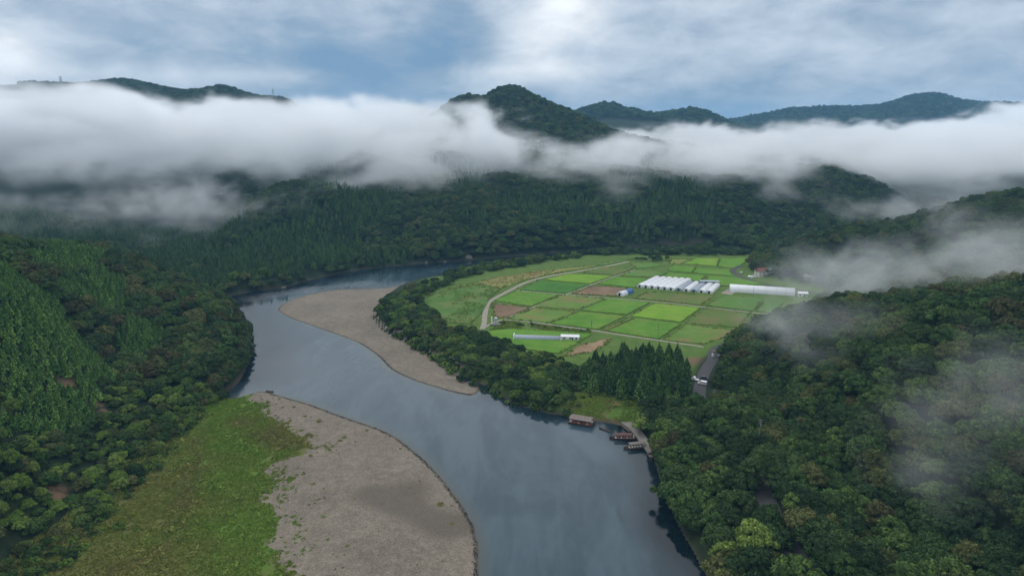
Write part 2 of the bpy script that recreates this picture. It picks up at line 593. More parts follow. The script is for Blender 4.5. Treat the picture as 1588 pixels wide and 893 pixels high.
# ------------------------------------------------------------------ ground materials
def ground_material():
    m, n = mat("earth_and_forest_floor")
    p = n.pos()
    big = n.noise(p, 0.02, 4, 0.55)
    mid = n.noise(p, 0.16, 4, 0.6)
    fine = n.noise(p, 1.3, 3, 0.65)
    forest = n.ramp(n.add(n.mul(mid, 0.6), n.mul(fine, 0.4)), [(0.3, (0.010, 0.016, 0.009)), (0.55, (0.02, 0.034, 0.015)), (0.75, (0.035, 0.05, 0.02))])
    soil = n.mix(fine, (0.13, 0.075, 0.045), (0.2, 0.125, 0.08))
    forest = n.mix(n.mul(n.attr('soil'), n.ramp01(mid, 0.4, 0.6)), forest, soil)
    # river meadow: lush, yellowing and brown weeds
    lush = n.mix(fine, (0.055, 0.105, 0.014), (0.10, 0.165, 0.026))
    olive = n.mix(fine, (0.07, 0.082, 0.022), (0.125, 0.13, 0.042))
    brown = n.mix(fine, (0.10, 0.065, 0.03), (0.16, 0.11, 0.05))
    mead = n.mix(n.ramp01(n.add(n.attr('lush'), n.mul(n.sub(mid, 0.5), 1.6)), 0.1, 0.95), olive, lush)
    mead = n.mix(n.ramp01(n.add(n.attr('rust'), n.mul(n.sub(mid, 0.5), 1.6)), 0.4, 1.0), mead, brown)
    # grassy banks between the fields
    grass = n.ramp(n.add(n.mul(mid, 0.5), n.mul(fine, 0.5)), [(0.3, (0.045, 0.085, 0.016)), (0.5, (0.075, 0.13, 0.026)), (0.72, (0.13, 0.155, 0.045))])
    grass = n.mix(n.ramp01(n.add(n.attr('dry'), n.mul(n.sub(mid, 0.5), 0.8)), 0.4, 0.7), grass, n.mix(fine, (0.11, 0.075, 0.04), (0.17, 0.12, 0.07)))
    bed = n.mix(fine, (0.03, 0.028, 0.02), (0.075, 0.065, 0.05))
    c = n.mix(n.attr('hill'), grass, forest)
    c = n.mix(n.attr('meadow'), c, mead)
    c = n.mix(n.attr('bed'), c, bed)
    n.surface(c, 0.95, 0.1, n.bump(n.add(fine, n.mul(mid, 2.0)), 0.6, 0.35))
    return m


# ------------------------------------------------------------------ terrain sheet
def fan(na, nr, a0, a1, r0, r1):
    a = np.linspace(a0, a1, na)
    r = np.exp(np.linspace(math.log(r0), math.log(r1), nr))
    A, R = np.meshgrid(a, r)
    return (R * np.sin(A)).ravel(), (R * np.cos(A)).ravel()


def grid_faces(na, nr):
    i = np.arange(na * nr).reshape(nr, na)
    return np.stack([i[:-1, :-1].ravel(), i[:-1, 1:].ravel(), i[1:, 1:].ravel(), i[1:, :-1].ravel()], -1)


NA, NR = 520, 400
gx, gy = fan(NA, NR, D2R(-56), D2R(56), 90, 9500)
gz, gdr, gdf, glow, grd = terrain(gx, gy, True)
me = np_mesh("terrain", np.stack([gx, gy, gz], -1), grid_faces(NA, NR), True)
leftlow = sstep(5, -5, sdf(gx, gy, LOWBANK))


def vattr(me, name, vals):
    a = me.attributes.new(name, 'FLOAT', 'POINT')
    a.data.foreach_set('value', np.asarray(vals, dtype=np.float32))


def spot(x, y, px, py, r, z=2.0):
    c = at(px, py, z)
    return np.exp(-((x - c[0]) ** 2 + (y - c[1]) ** 2) / (r * r))


FARM = P((596, 488), (640, 452), (664, 438), (700, 424), (760, 412), (850, 402), (960, 393), (1060, 395), (1160, 396), (1180, 420), (1290, 452), ('w', 205, 478), ('w', 150, 432), ('w', 112, 390), (1066, 600), (1010, 640), (985, 662), (870, 641), (760, 600), (690, 560))
vattr(me, 'hill', 1 - sstep(5, -3, sdf(gx, gy, FARM)) * (gdf < 2))
vattr(me, 'meadow', leftlow * sstep(3, -1, gdf))
vattr(me, 'dry', np.clip(0.2 * inside(gx, gy, P((868, 640, 2), (882, 620), (905, 610), (985, 612), (1000, 640), (985, 655), (920, 650), z=4)) + 0.5 * spot(gx, gy, 945, 632, 9) + 0.8 * spot(gx, gy, 1080, 560, 12, 5) + 0.7 * sstep(4, 0.5, gdr), 0, 1))
vattr(me, 'bed', sstep(0.6, -0.6, gdr) * (1 - 0.0))
vattr(me, 'soil', np.clip(spot(gx, gy, 110, 592, 6, 30) + spot(gx, gy, 155, 575, 5, 35) + spot(gx, gy, 95, 775, 6, 8) + spot(gx, gy, 190, 465, 9, 40), 0, 1))
LUSH = smooth_line(P((340, 612, 1), (345, 650, 2), (350, 690, 2), (372, 730, 2), (385, 790, 2), (400, 850, 2)), 3, False)
LUSH2 = smooth_line(P((420, 690, 2), (440, 700, 2), (300, 680, 2)), 3, False)
vattr(me, 'lush', np.clip(sstep(34, 2, seg_dist(gx, gy, LUSH)) * 0.9 + 0.5 * sstep(340, 380, gy), 0, 1))
RUST = smooth_line(P((300, 690, 2), (298, 740, 2), (270, 800, 2), (250, 850, 2), (180, 880, 2)), 3, False)
RUST2 = smooth_line(P((370, 650, 2), (400, 665, 2), (430, 690, 2)), 3, False)
vattr(me, 'rust', np.clip(0.75 * sstep(9, 0, seg_dist(gx, gy, RUST)) + 0.8 * sstep(14, 2, seg_dist(gx, gy, RUST2)) + 0.4 * spot(gx, gy, 130, 870, 12), 0, 1))
terrain_obj = tag(link("terrain", me, None, ground_material()), "valley floor and forested hills on both sides of the bending river", kind='structure')


# ------------------------------------------------------------------ river water
def water_material():
    m, n = mat("river_water")
    p = n.pos()
    x, y, z = n.sep(p)
    q = n.comb(n.mul(x, 1.0), n.mul(y, 0.55), 0.0)
    r1 = n.noise(q, 0.55, 4, 0.6)
    r2 = n.noise(n.comb(n.mul(x, 1.0), n.mul(y, 0.3), 0.0), 0.035, 5, 0.6, dist=1.2)
    calm = n.ramp01(r2, 0.36, 0.66)
    riff = n.attr('riffle')
    rough = n.add(n.add(0.05, n.mul(calm, 0.09)), n.mul(riff, 0.22))
    h = n.mul(r1, n.add(n.add(0.25, n.mul(calm, 0.5)), n.mul(riff, 2.2)))
    silt = n.ramp01(n.add(r2, n.mul(n.sub(n.noise(n.comb(n.mul(x, 1.0), n.mul(y, 0.22), 3.0), 0.11, 5, 0.65, dist=0.8), 0.5), 0.5)), 0.34, 0.68)
    body = n.mix(silt, (0.022, 0.044, 0.057), (0.045, 0.074, 0.092))
    body = n.mix(n.attr('dark_reflection'), body, (0.003, 0.008, 0.011))  # dark reflection of bank trees and hillside, painted into the water colour
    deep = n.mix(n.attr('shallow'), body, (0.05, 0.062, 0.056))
    foam = n.mul(riff, n.ramp01(n.noise(n.comb(n.mul(x, 0.4), n.mul(y, 1.3), 0.0), 0.35, 5, 0.65), 0.5, 0.7))
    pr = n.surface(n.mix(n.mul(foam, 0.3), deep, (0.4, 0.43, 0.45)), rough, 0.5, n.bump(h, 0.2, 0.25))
    pr.inputs['IOR'].default_value = 1.33
    return m


rx, ry = fan(300, 260, D2R(-42), D2R(35), 85, 1000)
rdr = sdf(rx, ry, RIVER)
keep = rdr < 9
fc = grid_faces(300, 260)
fc = fc[keep[fc].any(1)]
used = np.unique(fc)
remap = np.full(len(rx), -1); remap[used] = np.arange(len(used))
me = np_mesh("river", np.stack([rx, ry, np.zeros_like(rx)], -1)[used], remap[fc], True)
RIFF = smooth_line(P((395, 462), (450, 452), (520, 446), (560, 440)), 3, False)
RIFF2 = smooth_line(P((500, 530), (580, 570), (640, 592)), 3, False)
ux, uy = rx[used], ry[used]
vattr(me, 'riffle', np.clip(sstep(20, 4, seg_dist(ux, uy, RIFF)) * 0.9 + 0.25 * sstep(10, 2, seg_dist(ux, uy, RIFF2)), 0, 1))
REFL_BANK = P((985, 664), (1006, 690), (1018, 720), (1030, 760), (1052, 810), (1080, 860), (1097, 893), ('w', 63, 150))
REFL_BANK2 = P((385, 575), (388, 530), (378, 500), (350, 480), (390, 452), (480, 434), (560, 418), (640, 410), (720, 404), (800, 397), (880, 391))
dark_reflection = np.maximum(sstep(24, 4, seg_dist(ux, uy, REFL_BANK)), sstep(46, 10, seg_dist(ux, uy, REFL_BANK2)) * .9)  # mask of the painted dark reflection along the wooded banks
dark_reflection = np.maximum(dark_reflection, .7 * sstep(14, 2, seg_dist(ux, uy, P((752, 598), (790, 621), (830, 636), (880, 646), (940, 656)))))
vattr(me, 'dark_reflection', np.clip(dark_reflection + fbm(ux / 25, uy / 25, 3) * .5 * (dark_reflection > .05), 0, 1))
vattr(me, 'shallow', sstep(-7, 0, rdr[used]) * (1 - np.clip(dark_reflection * 1.4, 0, 1)))
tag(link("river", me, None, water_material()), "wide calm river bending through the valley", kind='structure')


# ------------------------------------------------------------------ gravel bars
def gravel_material():
    m, n = mat("river_gravel")
    p = n.pos()
    x, y, z = n.sep(p)
    big = n.noise(p, 0.035, 4, 0.6, dist=0.4)
    mid = n.noise(p, 0.3, 4, 0.65)
    vor = n.new('ShaderNodeTexVoronoi')
    n.put(vor.inputs['Vector'], p)
    vor.inputs['Scale'].default_value = 2.6
    stone = n.sep(vor.outputs['Color'])[0]
    fine = n.noise(p, 2.2, 3, 0.7)
    g = n.add(n.mul(stone, 0.3), n.add(n.mul(fine, 0.45), n.mul(mid, 0.25)))
    dry = n.ramp(g, [(0.22, (0.094, 0.081, 0.064)), (0.5, (0.164, 0.142, 0.113)), (0.78, (0.258, 0.225, 0.18))])
    dry = n.mulcol(dry, n.ramp(n.add(n.mul(big, 0.6), n.mul(mid, 0.4)), [(0.3, (0.68, 0.67, 0.65)), (0.62, (1.05, 1.03, 1.0))]))
    damp = n.mix(g, (0.065, 0.055, 0.042), (0.125, 0.105, 0.082))
    st = n.ramp01(n.add(n.attr('damp'), n.add(n.mul(n.sub(mid, 0.5), 0.7), n.mul(n.sub(big, 0.5), 0.9))), 0.2, 0.95)
    c = n.mix(n.mul(st, 0.85), dry, damp)
    wet = n.ramp01(n.add(z, n.mul(n.sub(mid, 0.5), 0.14)), 0.04, 0.13, a=1.0, b=0.0)
    c = n.mix(n.mul(wet, 0.75), c, (0.05, 0.046, 0.036))
    n.surface(c, 0.9, 0.2, n.bump(n.add(n.mul(stone, 0.4), fine), 0.4, 0.2))
    return m


GRAVEL = gravel_material()


def gravel_bar(name, outline, x0, x1, y0, y1, step, label, edge, rough):
    xs, ys = np.arange(x0, x1, step), np.arange(y0, y1, step)
    X, Y = np.meshgrid(xs, ys)
    X, Y = X.ravel(), Y.ravel()
    s = -sdf(X, Y, outline) + fbm(X / 9, Y / 9, 4) * rough * 1.3 + fbm(X / 2.6, Y / 2.6, 3) * rough * 0.9
    T, tdr, _, _, _ = terrain(X, Y, True)
    Z = T + np.clip(s * 0.09, -0.35, 0.16) + 0.05 * fbm(X / 3, Y / 3, 3)
    Z = np.where(tdr < 1.5, np.minimum(Z, 0.06 * tdr + 0.05 + 0.10 * fbm(X / 4, Y / 4, 3)), Z)
    ok = (s > -4) & (tdr > -6)
    f = grid_faces(len(xs), len(ys))
    f = f[ok[f].all(1)]
    u = np.unique(f)
    rm = np.full(len(X), -1); rm[u] = np.arange(len(u))
    me = np_mesh(name, np.stack([X, Y, Z], -1)[u], rm[f], True)
    X, Y = X[u], Y[u]
    d = 0.9 * sstep(15, 1, seg_dist(X, Y, smooth_line(P((575, 768), (625, 784), (680, 806), (715, 806), z=1.2), 3, False))) + 0.9 * spot(X, Y, 640, 752, 9) + 0.5 * spot(X, Y, 690, 815, 8) + 0.3 * spot(X, Y, 440, 620, 10)
    vattr(me, 'damp', np.clip(d, 0, 1))
    return tag(link(name, me, None, GRAVEL), label, kind='structure')


BARL = P((372, 612), (400, 634, 1), (440, 662, 1.5), (486, 694, 1.5), (470, 706, 1.6), (432, 712, 1.8), (410, 728, 1.8), (425, 756, 1.8), (400, 772, 1.8), (432, 800, 1.8), (425, 840, 1.8), (440, 893, 1.8), ('w', -72, 90), ('w', 20, 90), (800, 893), (790, 800), (700, 690), (560, 615), (420, 590), (372, 600))
gravel_bar("gravel_bar", BARL, -140, 25, 92, 395, 0.85, "broad grey gravel bar in the foreground left of the river", 0, 7.0)
gravel_bar("gravel_bar", BAR, -215, 5, 335, 690, 1.1, "pale gravel point bar curving round the wooded field edge", 0, 2.5)


# ------------------------------------------------------------------ roads and paths
def ribbon(name, pts, width, m, label, lift=0.03, edges=None):
    """A strip along pts (x, y, z), three verts across, drawn over the ground."""
    pts = np.asarray(pts, float)
    t = np.gradient(pts[:, :2], axis=0)
    t /= np.linalg.norm(t, axis=1)[:, None] + 1e-9
    nrm = np.stack([-t[:, 1], t[:, 0]], -1)
    rows = []
    for o in (-0.5, 0, 0.5):
        q = pts[:, :2] + nrm * o * width
        rows.append(np.column_stack([q, pts[:, 2] + lift]))
    v = np.stack(rows, 1).reshape(-1, 3)
    me = np_mesh(name, v, grid_faces(3, len(pts)), True)
    return tag(link(name, me, None, m), label, kind='structure')


m_asphalt, n = mat("asphalt")
n.surface(n.mix(n.noise(n.pos(), 0.8, 4, 0.7), (0.032, 0.032, 0.034), (0.066, 0.064, 0.063)), 0.85, 0.3)
m_path, n = mat("gravel_path")
n.surface(n.mix(n.noise(n.pos(), 0.5, 4, 0.7), (0.17, 0.155, 0.12), (0.33, 0.30, 0.25)), 0.95, 0.1)
m_conc, n = mat("concrete")
n.surface(n.mix(n.noise(n.pos(), 0.6, 5, 0.7), (0.11, 0.102, 0.09), (0.24, 0.225, 0.2)), 0.9, 0.2)
m_paint = simple("road_paint", (0.72, 0.72, 0.70), 0.6, 0.3, 0.1, 4.0)

ribbon("road", ROAD[:52], 6.5, m_asphalt, "dark asphalt road along the foot of the right hill", 0.02)
ribbon("road", ROAD[51:], 5.0, m_asphalt, "grey village road curving round the foot of the wooded hill", 0.02)
FZ = 5.0


def path_pts(*px, z=FZ):
    p = smooth_line(P(*px, z=z), 5, False)
    return np.column_stack([p, np.full(len(p), z)])


ribbon("farm_road", path_pts((748, 510), (751, 500), (752, 488), (757, 470), (770, 461), (796, 447.5), (820, 436.5), (853, 428), (901, 420), (941, 413), (975, 405.5)), 3.8, m_path, "pale gravel farm road bordering the rice fields", 0.03)
ribbon("farm_path", path_pts((752, 507), (780, 496), (825, 499.5), (869, 505.5), (917, 512), (962, 519), (1010, 526), (1050, 532), (1088, 537.5), (1100, 545)), 2.4, m_path, "narrow concrete farm track along the south side of the rice fields", 0.036)
ribbon("farm_path", path_pts((802, 450), (869, 456), (941.5, 462), (980, 465), (1040, 470), (1090, 476), (1166, 484.5), (1200, 487.5)), 2.0, m_path, "pale farm track crossing the middle of the rice fields", 0.034)
ribbon("farm_path", path_pts((782, 494), (825, 477), (879, 456), (917, 441.5), (953.6, 428.5), (986, 418)), 1.8, m_path, "grassy farm track running up the rice fields from the farm road", 0.042)
ribbon("farm_path", path_pts((1126, 456), (1138, 448)), 9.0, m_path, "bare earth yard between the greenhouses", 0.028)
# white kerb of the parking apron
kb = MB()
a, b = at(1072, 632, 7.2), at(1086, 648, 7.4)
kb.loft([[(a[0] - .15, a[1], 7.0), (a[0] + .2, a[1], 7.0), (a[0] + .2, a[1], 7.85), (a[0] - .15, a[1], 7.85)], [(b[0] - .15, b[1], 7.2), (b[0] + .2, b[1], 7.2), (b[0] + .2, b[1], 8.05), (b[0] - .15, b[1], 8.05)]])
tag(kb.build("guard_wall", m_paint), "low white guard wall on the river side of the asphalt road", "guard wall")


# ------------------------------------------------------------------ rice fields
def crop_material(name, lo, hi, patch=None, amount=0.4, row=0.0):
    m, n = mat(name)
    p = n.pos()
    r = n.rand()
    f = n.add(n.mul(n.noise(p, 0.12, 4, 0.6), 0.6), n.mul(n.noise(p, 1.0, 3, 0.7), 0.4))
    x, y, z = n.sep(p)
    lines = n.m('SINE', n.mul(n.add(n.mul(x, 0.92), n.mul(y, 0.38)), 2.4))
    f = n.add(f, n.add(n.mul(lines, 0.05), n.mul(n.sub(n.noise(p, 0.035, 3, 0.5), 0.5), 0.6)))
    c = n.mix(n.ramp01(f, 0.3, 0.7), lo, hi)
    if patch:
        c = n.mix(n.mul(n.ramp01(n.noise(n.vm('ADD', p, n.comb(n.mul(r, 900.0), 0.0, 0.0)), 0.05, 4, 0.6), 0.55 - 0.2 * amount, 0.72 - 0.15 * amount), 0.8), c, patch)
    n.surface(c, 0.9, 0.15, n.bump(n.noise(p, 1.6, 3, 0.7), 0.5, 0.3))
    return m


CROPS = {
    'bright': crop_material("rice_bright_green", (0.062, 0.155, 0.012), (0.098, 0.215, 0.022), (0.125, 0.19, 0.03), 0.35),
    'yellow': crop_material("rice_yellow_green", (0.105, 0.215, 0.014), (0.15, 0.27, 0.022), (0.16, 0.23, 0.035), 0.35),
    'dark': crop_material("crop_dark_green", (0.035, 0.115, 0.012), (0.06, 0.165, 0.02)),
    'mid': crop_material("rice_mid_green", (0.05, 0.125, 0.018), (0.085, 0.175, 0.03), (0.115, 0.15, 0.042), 0.5),
    'mottled': crop_material("stubble_mottled", (0.075, 0.15, 0.022), (0.115, 0.19, 0.034), (0.17, 0.135, 0.055), 0.6),
    'olive': crop_material("stubble_olive", (0.07, 0.12, 0.022), (0.105, 0.145, 0.033), (0.135, 0.118, 0.045), 0.5),
    'brown': crop_material("ploughed_brown_soil", (0.12, 0.078, 0.045), (0.2, 0.135, 0.085), (0.13, 0.14, 0.05), 0.2),
    'tan': crop_material("dry_tan_soil", (0.17, 0.11, 0.06), (0.27, 0.19, 0.115), (0.16, 0.15, 0.06), 0.25),
    'straw': crop_material("yellowing_field", (0.12, 0.155, 0.03), (0.19, 0.20, 0.055), (0.22, 0.16, 0.07), 0.5),
    'weedy': crop_material("weedy_green_field", (0.04, 0.10, 0.016), (0.075, 0.155, 0.028), (0.11, 0.15, 0.04), 0.5),
}


def field(pts, crop, label, h=0.55, kind='rice_field', cat="rice field"):
    p = P(*pts, z=FZ)
    c = p.mean(0)
    q = (p - c)
    n_ = len(q)
    mb = MB()
    outer = q + q / (np.linalg.norm(q, axis=1)[:, None] + 1e-9) * 0.7
    inner = q + q / (np.linalg.norm(q, axis=1)[:, None] + 1e-9) * 0.3
    r0 = [(a[0], a[1], -0.05) for a in outer]
    r1 = [(a[0], a[1], h * 0.8) for a in outer]
    r2 = [(a[0], a[1], h) for a in inner]
    mb.loft([r0, r1, r2])
    o = mb.build(kind, CROPS[crop])
    o.location = (c[0], c[1], FZ)
    return tag(o, label, cat, "fields on the river bend", 'thing')


FIELDS = [
    ([(763, 470.5), (824, 477.5), (781, 493), (768, 490)], 'brown', "brown bare field at the south-west corner beside the gravel farm road", .15),
    ([(829, 478.5), (894, 483.5), (851, 500.5), (786, 494.5)], 'mottled', "mottled stubble field just east of the brown corner field", .3),
    ([(901, 484), (968, 491), (926, 510.5), (858, 502.5)], 'bright', "bright green rice field above the long netted greenhouse", .6),
    ([(977, 493), (983, 494), (941, 512.5), (933, 511.5)], 'olive', "narrow weedy strip between two bright rice fields", .4),
    ([(987, 494.5), (1054, 503), (1020, 525.5), (944, 513.5)], 'bright', "light green rice field along the southern track behind the cedar grove", .6),
    ([(1064, 504), (1148, 513.5), (1092, 533.5), (1030, 527)], 'mottled', "yellow-brown field at the south-east corner near the right hill", .3),
    ([(802, 452), (865, 457.5), (823, 475), (768, 466.5)], 'bright', "rich green rice field between farm road and mottled stubble", .6),
    ([(872, 458), (937, 463.5), (895, 480), (831, 475.5)], 'mottled', "olive stubble field with a tan dry patch in its middle", .3),
    ([(945, 464), (1006, 470), (971, 488), (903, 481.5)], 'bright', "green rice field in front of the blue and white shed", .6),
    ([(1016, 471.5), (1085, 478), (1055, 499.5), (980, 490.5)], 'yellow', "brightest yellow-green rice field in front of the tunnel greenhouses", .6),
    ([(1094, 478.5), (1161, 486), (1146, 508), (1065, 501)], 'olive', "olive brown field below the big long greenhouse", .3),
    ([(1170, 488), (1198, 490), (1188, 497), (1156, 507)], 'olive', "small olive field touching the trees of the right hill", .3),
    ([(838, 436), (912, 442.5), (876, 455), (808, 449.5)], 'dark', "dark green crop field inside the bend of the farm road", .6),
    ([(919, 443.5), (974, 446.5), (956, 459.5), (888, 455.5)], 'brown', "ploughed brown field beside the blue and white shed", .12),
    ([(984, 462.5), (1006, 453), (1106, 458), (1089, 473.5)], 'olive', "wide olive stubble field below the row of tunnel greenhouses", .3),
    ([(1096, 474), (1126, 458), (1183, 464), (1166, 482.5)], 'mid', "green field in front of the big long greenhouse", .5),
    ([(1173, 483), (1189, 466), (1214, 469.5), (1197, 485)], 'mid', "small green field at the east end of the big long greenhouse", .5),
    ([(845, 434.5), (881, 425.5), (947, 428.5), (916, 440)], 'yellow', "yellow-green rice field beside the farm road, left of the ploughed field", .6),
    ([(928, 440.5), (955, 430), (1003, 433), (985, 446)], 'bright', "green rice field just left of the tunnel greenhouses", .6),
    ([(905, 423), (935, 414), (981, 417.5), (954, 427)], 'olive', "brownish green field along the far part of the farm road", .3),
    ([(963, 428), (987, 418.5), (1033, 422.5), (1022, 430.5)], 'mid', "mid green rice field behind the tunnel greenhouses", .5),
    ([(1027, 430.5), (1038, 423.5), (1093, 428), (1084, 436)], 'bright', "green rice field directly behind the shorter tunnels", .6),
    ([(1096, 435), (1100, 428), (1132, 430), (1150, 433.5), (1184, 441), (1120, 443.5)], 'bright', "triangular green field between big greenhouse and village road", .6),
    ([(978, 408), (1019, 409), (1031, 412.5), (987, 417)], 'mid', "green field in front of the clump of dark garden trees", .5),
    ([(1038, 417), (1046, 412.5), (1077, 415), (1071, 423), (1038, 420.5)], 'bright', "small bright field right of the low dark bushes", .6),
    ([(1081, 416), (1130, 418.5), (1134, 428.5), (1076, 423.5)], 'bright', "bright field left of the bend in the village road", .6),
    ([(1060, 409), (1081, 401.5), (1114, 401.5), (1110, 413)], 'yellow', "yellowish field at the far end near the river trees", .6),
    ([(1118, 401.5), (1162, 400.5), (1150, 411), (1136, 416), (1114, 413.5)], 'bright', "far bright green field against the wooded hill", .6),
    ([(1040, 402.5), (1074, 402.5), (1056, 409), (1040, 409)], 'straw', "pale brown plot beside the clump of dark garden trees", .2),
    ([(655, 466), (690, 451), (742, 442), (775, 448), (758, 464), (747, 484), (728, 502), (692, 500), (672, 482)], 'weedy', "lush weedy green field between river trees and gravel farm road", .5),
    ([(697, 448), (766, 432), (850, 419.5), (905, 413.5), (930, 411), (898, 418), (852, 425.5), (815, 434), (779, 447), (745, 440)], 'straw', "long yellowing field dotted with straw sheaves west of the farm road", .3),
    ([(912, 412.5), (960, 404), (985, 401), (972, 404.5), (940, 410.5)], 'mid', "light green strip field outside the far bend of the farm road", .4),
    ([(757, 514), (798, 510.5), (917, 518), (893, 533), (866, 548), (806, 540), (762, 526)], 'bright', "green field round the long netted greenhouse", .5),
    ([(948, 523.5), (925, 544), (872, 553), (903, 535)], 'tan', "tan bare field left of the cedar grove", .1),
]
for pts, crop, label, h in FIELDS:
    field(pts, crop, label, h, 'bare_field' if crop in ('brown', 'tan', 'straw') else 'rice_field', "field" if h < .4 else "rice field")


# ------------------------------------------------------------------ trees
def leaf_material(name, stops, tone=0.5):
    m, n = mat(name)
    r = n.rand()
    a = n.attr('leaf_tone')
    c = n.ramp(n.add(n.mul(r, 0.65), n.mul(n.noise(n.objco(), 0.35, 2, 0.5), 0.35)), stops)
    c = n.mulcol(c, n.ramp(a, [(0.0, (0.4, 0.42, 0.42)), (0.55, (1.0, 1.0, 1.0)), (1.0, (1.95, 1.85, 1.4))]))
    n.surface(c, 0.8, 0.06)
    return m


LEAF = {
    'dark': leaf_material("foliage_dark_green", [(0.2, (0.022, 0.044, 0.018)), (0.5, (0.035, 0.068, 0.023)), (0.8, (0.055, 0.091, 0.029))]),
    'mid': leaf_material("foliage_mid_green", [(0.2, (0.036, 0.072, 0.021)), (0.5, (0.055, 0.104, 0.029)), (0.8, (0.085, 0.137, 0.036))]),
    'olive': leaf_material("foliage_olive_green", [(0.2, (0.058, 0.078, 0.026)), (0.5, (0.081, 0.101, 0.034)), (0.8, (0.114, 0.124, 0.044))]),
    'brown': leaf_material("foliage_brownish_green", [(0.2, (0.049, 0.055, 0.022)), (0.5, (0.072, 0.073, 0.030)), (0.8, (0.094, 0.086, 0.039))]),
    'lime': leaf_material("foliage_yellow_green", [(0.2, (0.078, 0.137, 0.026)), (0.5, (0.111, 0.182, 0.034)), (0.8, (0.156, 0.221, 0.052))]),
    'young': leaf_material("foliage_young_cedar", [(0.2, (0.052, 0.12, 0.03)), (0.5, (0.082, 0.168, 0.038)), (0.8, (0.128, 0.22, 0.05))]),
    'cedar': leaf_material("foliage_cedar_green", [(0.2, (0.027, 0.062, 0.021)), (0.5, (0.046, 0.096, 0.028)), (0.8, (0.075, 0.135, 0.036))]),
}
BARK = simple("bark", (0.045, 0.036, 0.028), 0.9, 0.1, 0.25, 3.0)


def octa(center, rad, jitter, r):
    """A faceted lump of 32 triangles."""
    bm = bmesh.new()
    bmesh.ops.create_icosphere(bm, subdivisions=1, radius=1.0)
    v = np.array([tuple(x.co) for x in bm.verts]); f = np.array([[q.index for q in t.verts] for t in bm.faces])
    bm.free()
    v = v * (1 + jitter * (r.random((len(v), 1)) - 0.5)) * rad + np.asarray(center)
    return v, f


def leaves(points, normals, size, r, elong=1.0):
    """Folded diamond leaf sprays at the points."""
    n_ = len(points)
    t = r.normal(size=(n_, 3))
    t -= (t * normals).sum(1)[:, None] * normals
    t /= np.linalg.norm(t, axis=1)[:, None] + 1e-9
    b = np.cross(normals, t)
    s = (size * (0.6 + 0.8 * r.random(n_)))[:, None]
    v = np.stack([points - t * s * elong, points + b * s * .62 - normals * s * .22, points + t * s * elong, points - b * s * .62 - normals * s * .22], 1).reshape(-1, 3)
    i = np.arange(n_)[:, None] * 4
    return v, np.concatenate([i + [0, 2, 1], i + [0, 3, 2]], 1).reshape(-1, 3)


def crown_mesh(name, seed, m, R=4.4, H=4.2, base=2.6, lumps=15, per=105, leaf=0.5, flat=1.0):
    ph = np.random.default_rng(seed + 500).random(4) * 6.28
    r = np.random.default_rng(seed)
    V, Fs, T = [], [], []
    nv = 0
    for k in range(lumps):
        th = k * 2.399963 + r.random() * 0.6
        u = (k + 0.5) / lumps
        el = math.asin(min(1, max(-0.15, 1 - 1.12 * u)))
        rad = R * (0.19 + 0.2 * r.random() ** 1.5)
        rr = (R - rad * 0.6) * (0.82 + .3 * r.random())
        c = np.array([math.cos(th) * math.cos(el) * rr * (0.8 + .3 * r.random()), math.sin(th) * math.cos(el) * rr * (0.8 + .3 * r.random()), base + H * 0.42 + math.sin(el) * (H * 0.66 - rad * .2) * flat + (r.random() - .5) * H * .2])
        c[:2] *= 1 + .16 * math.sin(th * 2 + ph[0]) + .1 * math.sin(th * 3 + ph[1])
        tone = r.random()
        v, f = octa(c, np.array([rad, rad, rad * .8]) * .86, 0.3, r)
        V.append(v); Fs.append(f + nv); nv += len(v); T.append(np.full(len(f), 0.05))  # core toned dark: painted shade seen through gaps between the leaves
        d = r.normal(size=(per, 3)); d[:, 2] = np.abs(d[:, 2]) * 1.0 - 0.35
        d /= np.linalg.norm(d, axis=1)[:, None]
        pts = c + d * np.array([rad, rad, rad * .82]) * (0.86 + 0.25 * r.random((per, 1)))
        nn = d + r.normal(size=(per, 3)) * 0.38
        nn /= np.linalg.norm(nn, axis=1)[:, None]
        v, f = leaves(pts, nn, leaf, r)
        V.append(v); Fs.append(f + nv); nv += len(v)
        T.append(np.repeat(np.clip(0.35 * tone + 0.55 * r.random(per) + 0.12 * d[:, 2] * 0, 0, 1), 2))
    me = np_mesh(name, np.concatenate(V), np.concatenate(Fs), False)
    a = me.attributes.new('leaf_tone', 'FLOAT', 'FACE')
    a.data.foreach_set('value', np.concatenate(T).astype(np.float32))
    me.materials.append(m)
    return me


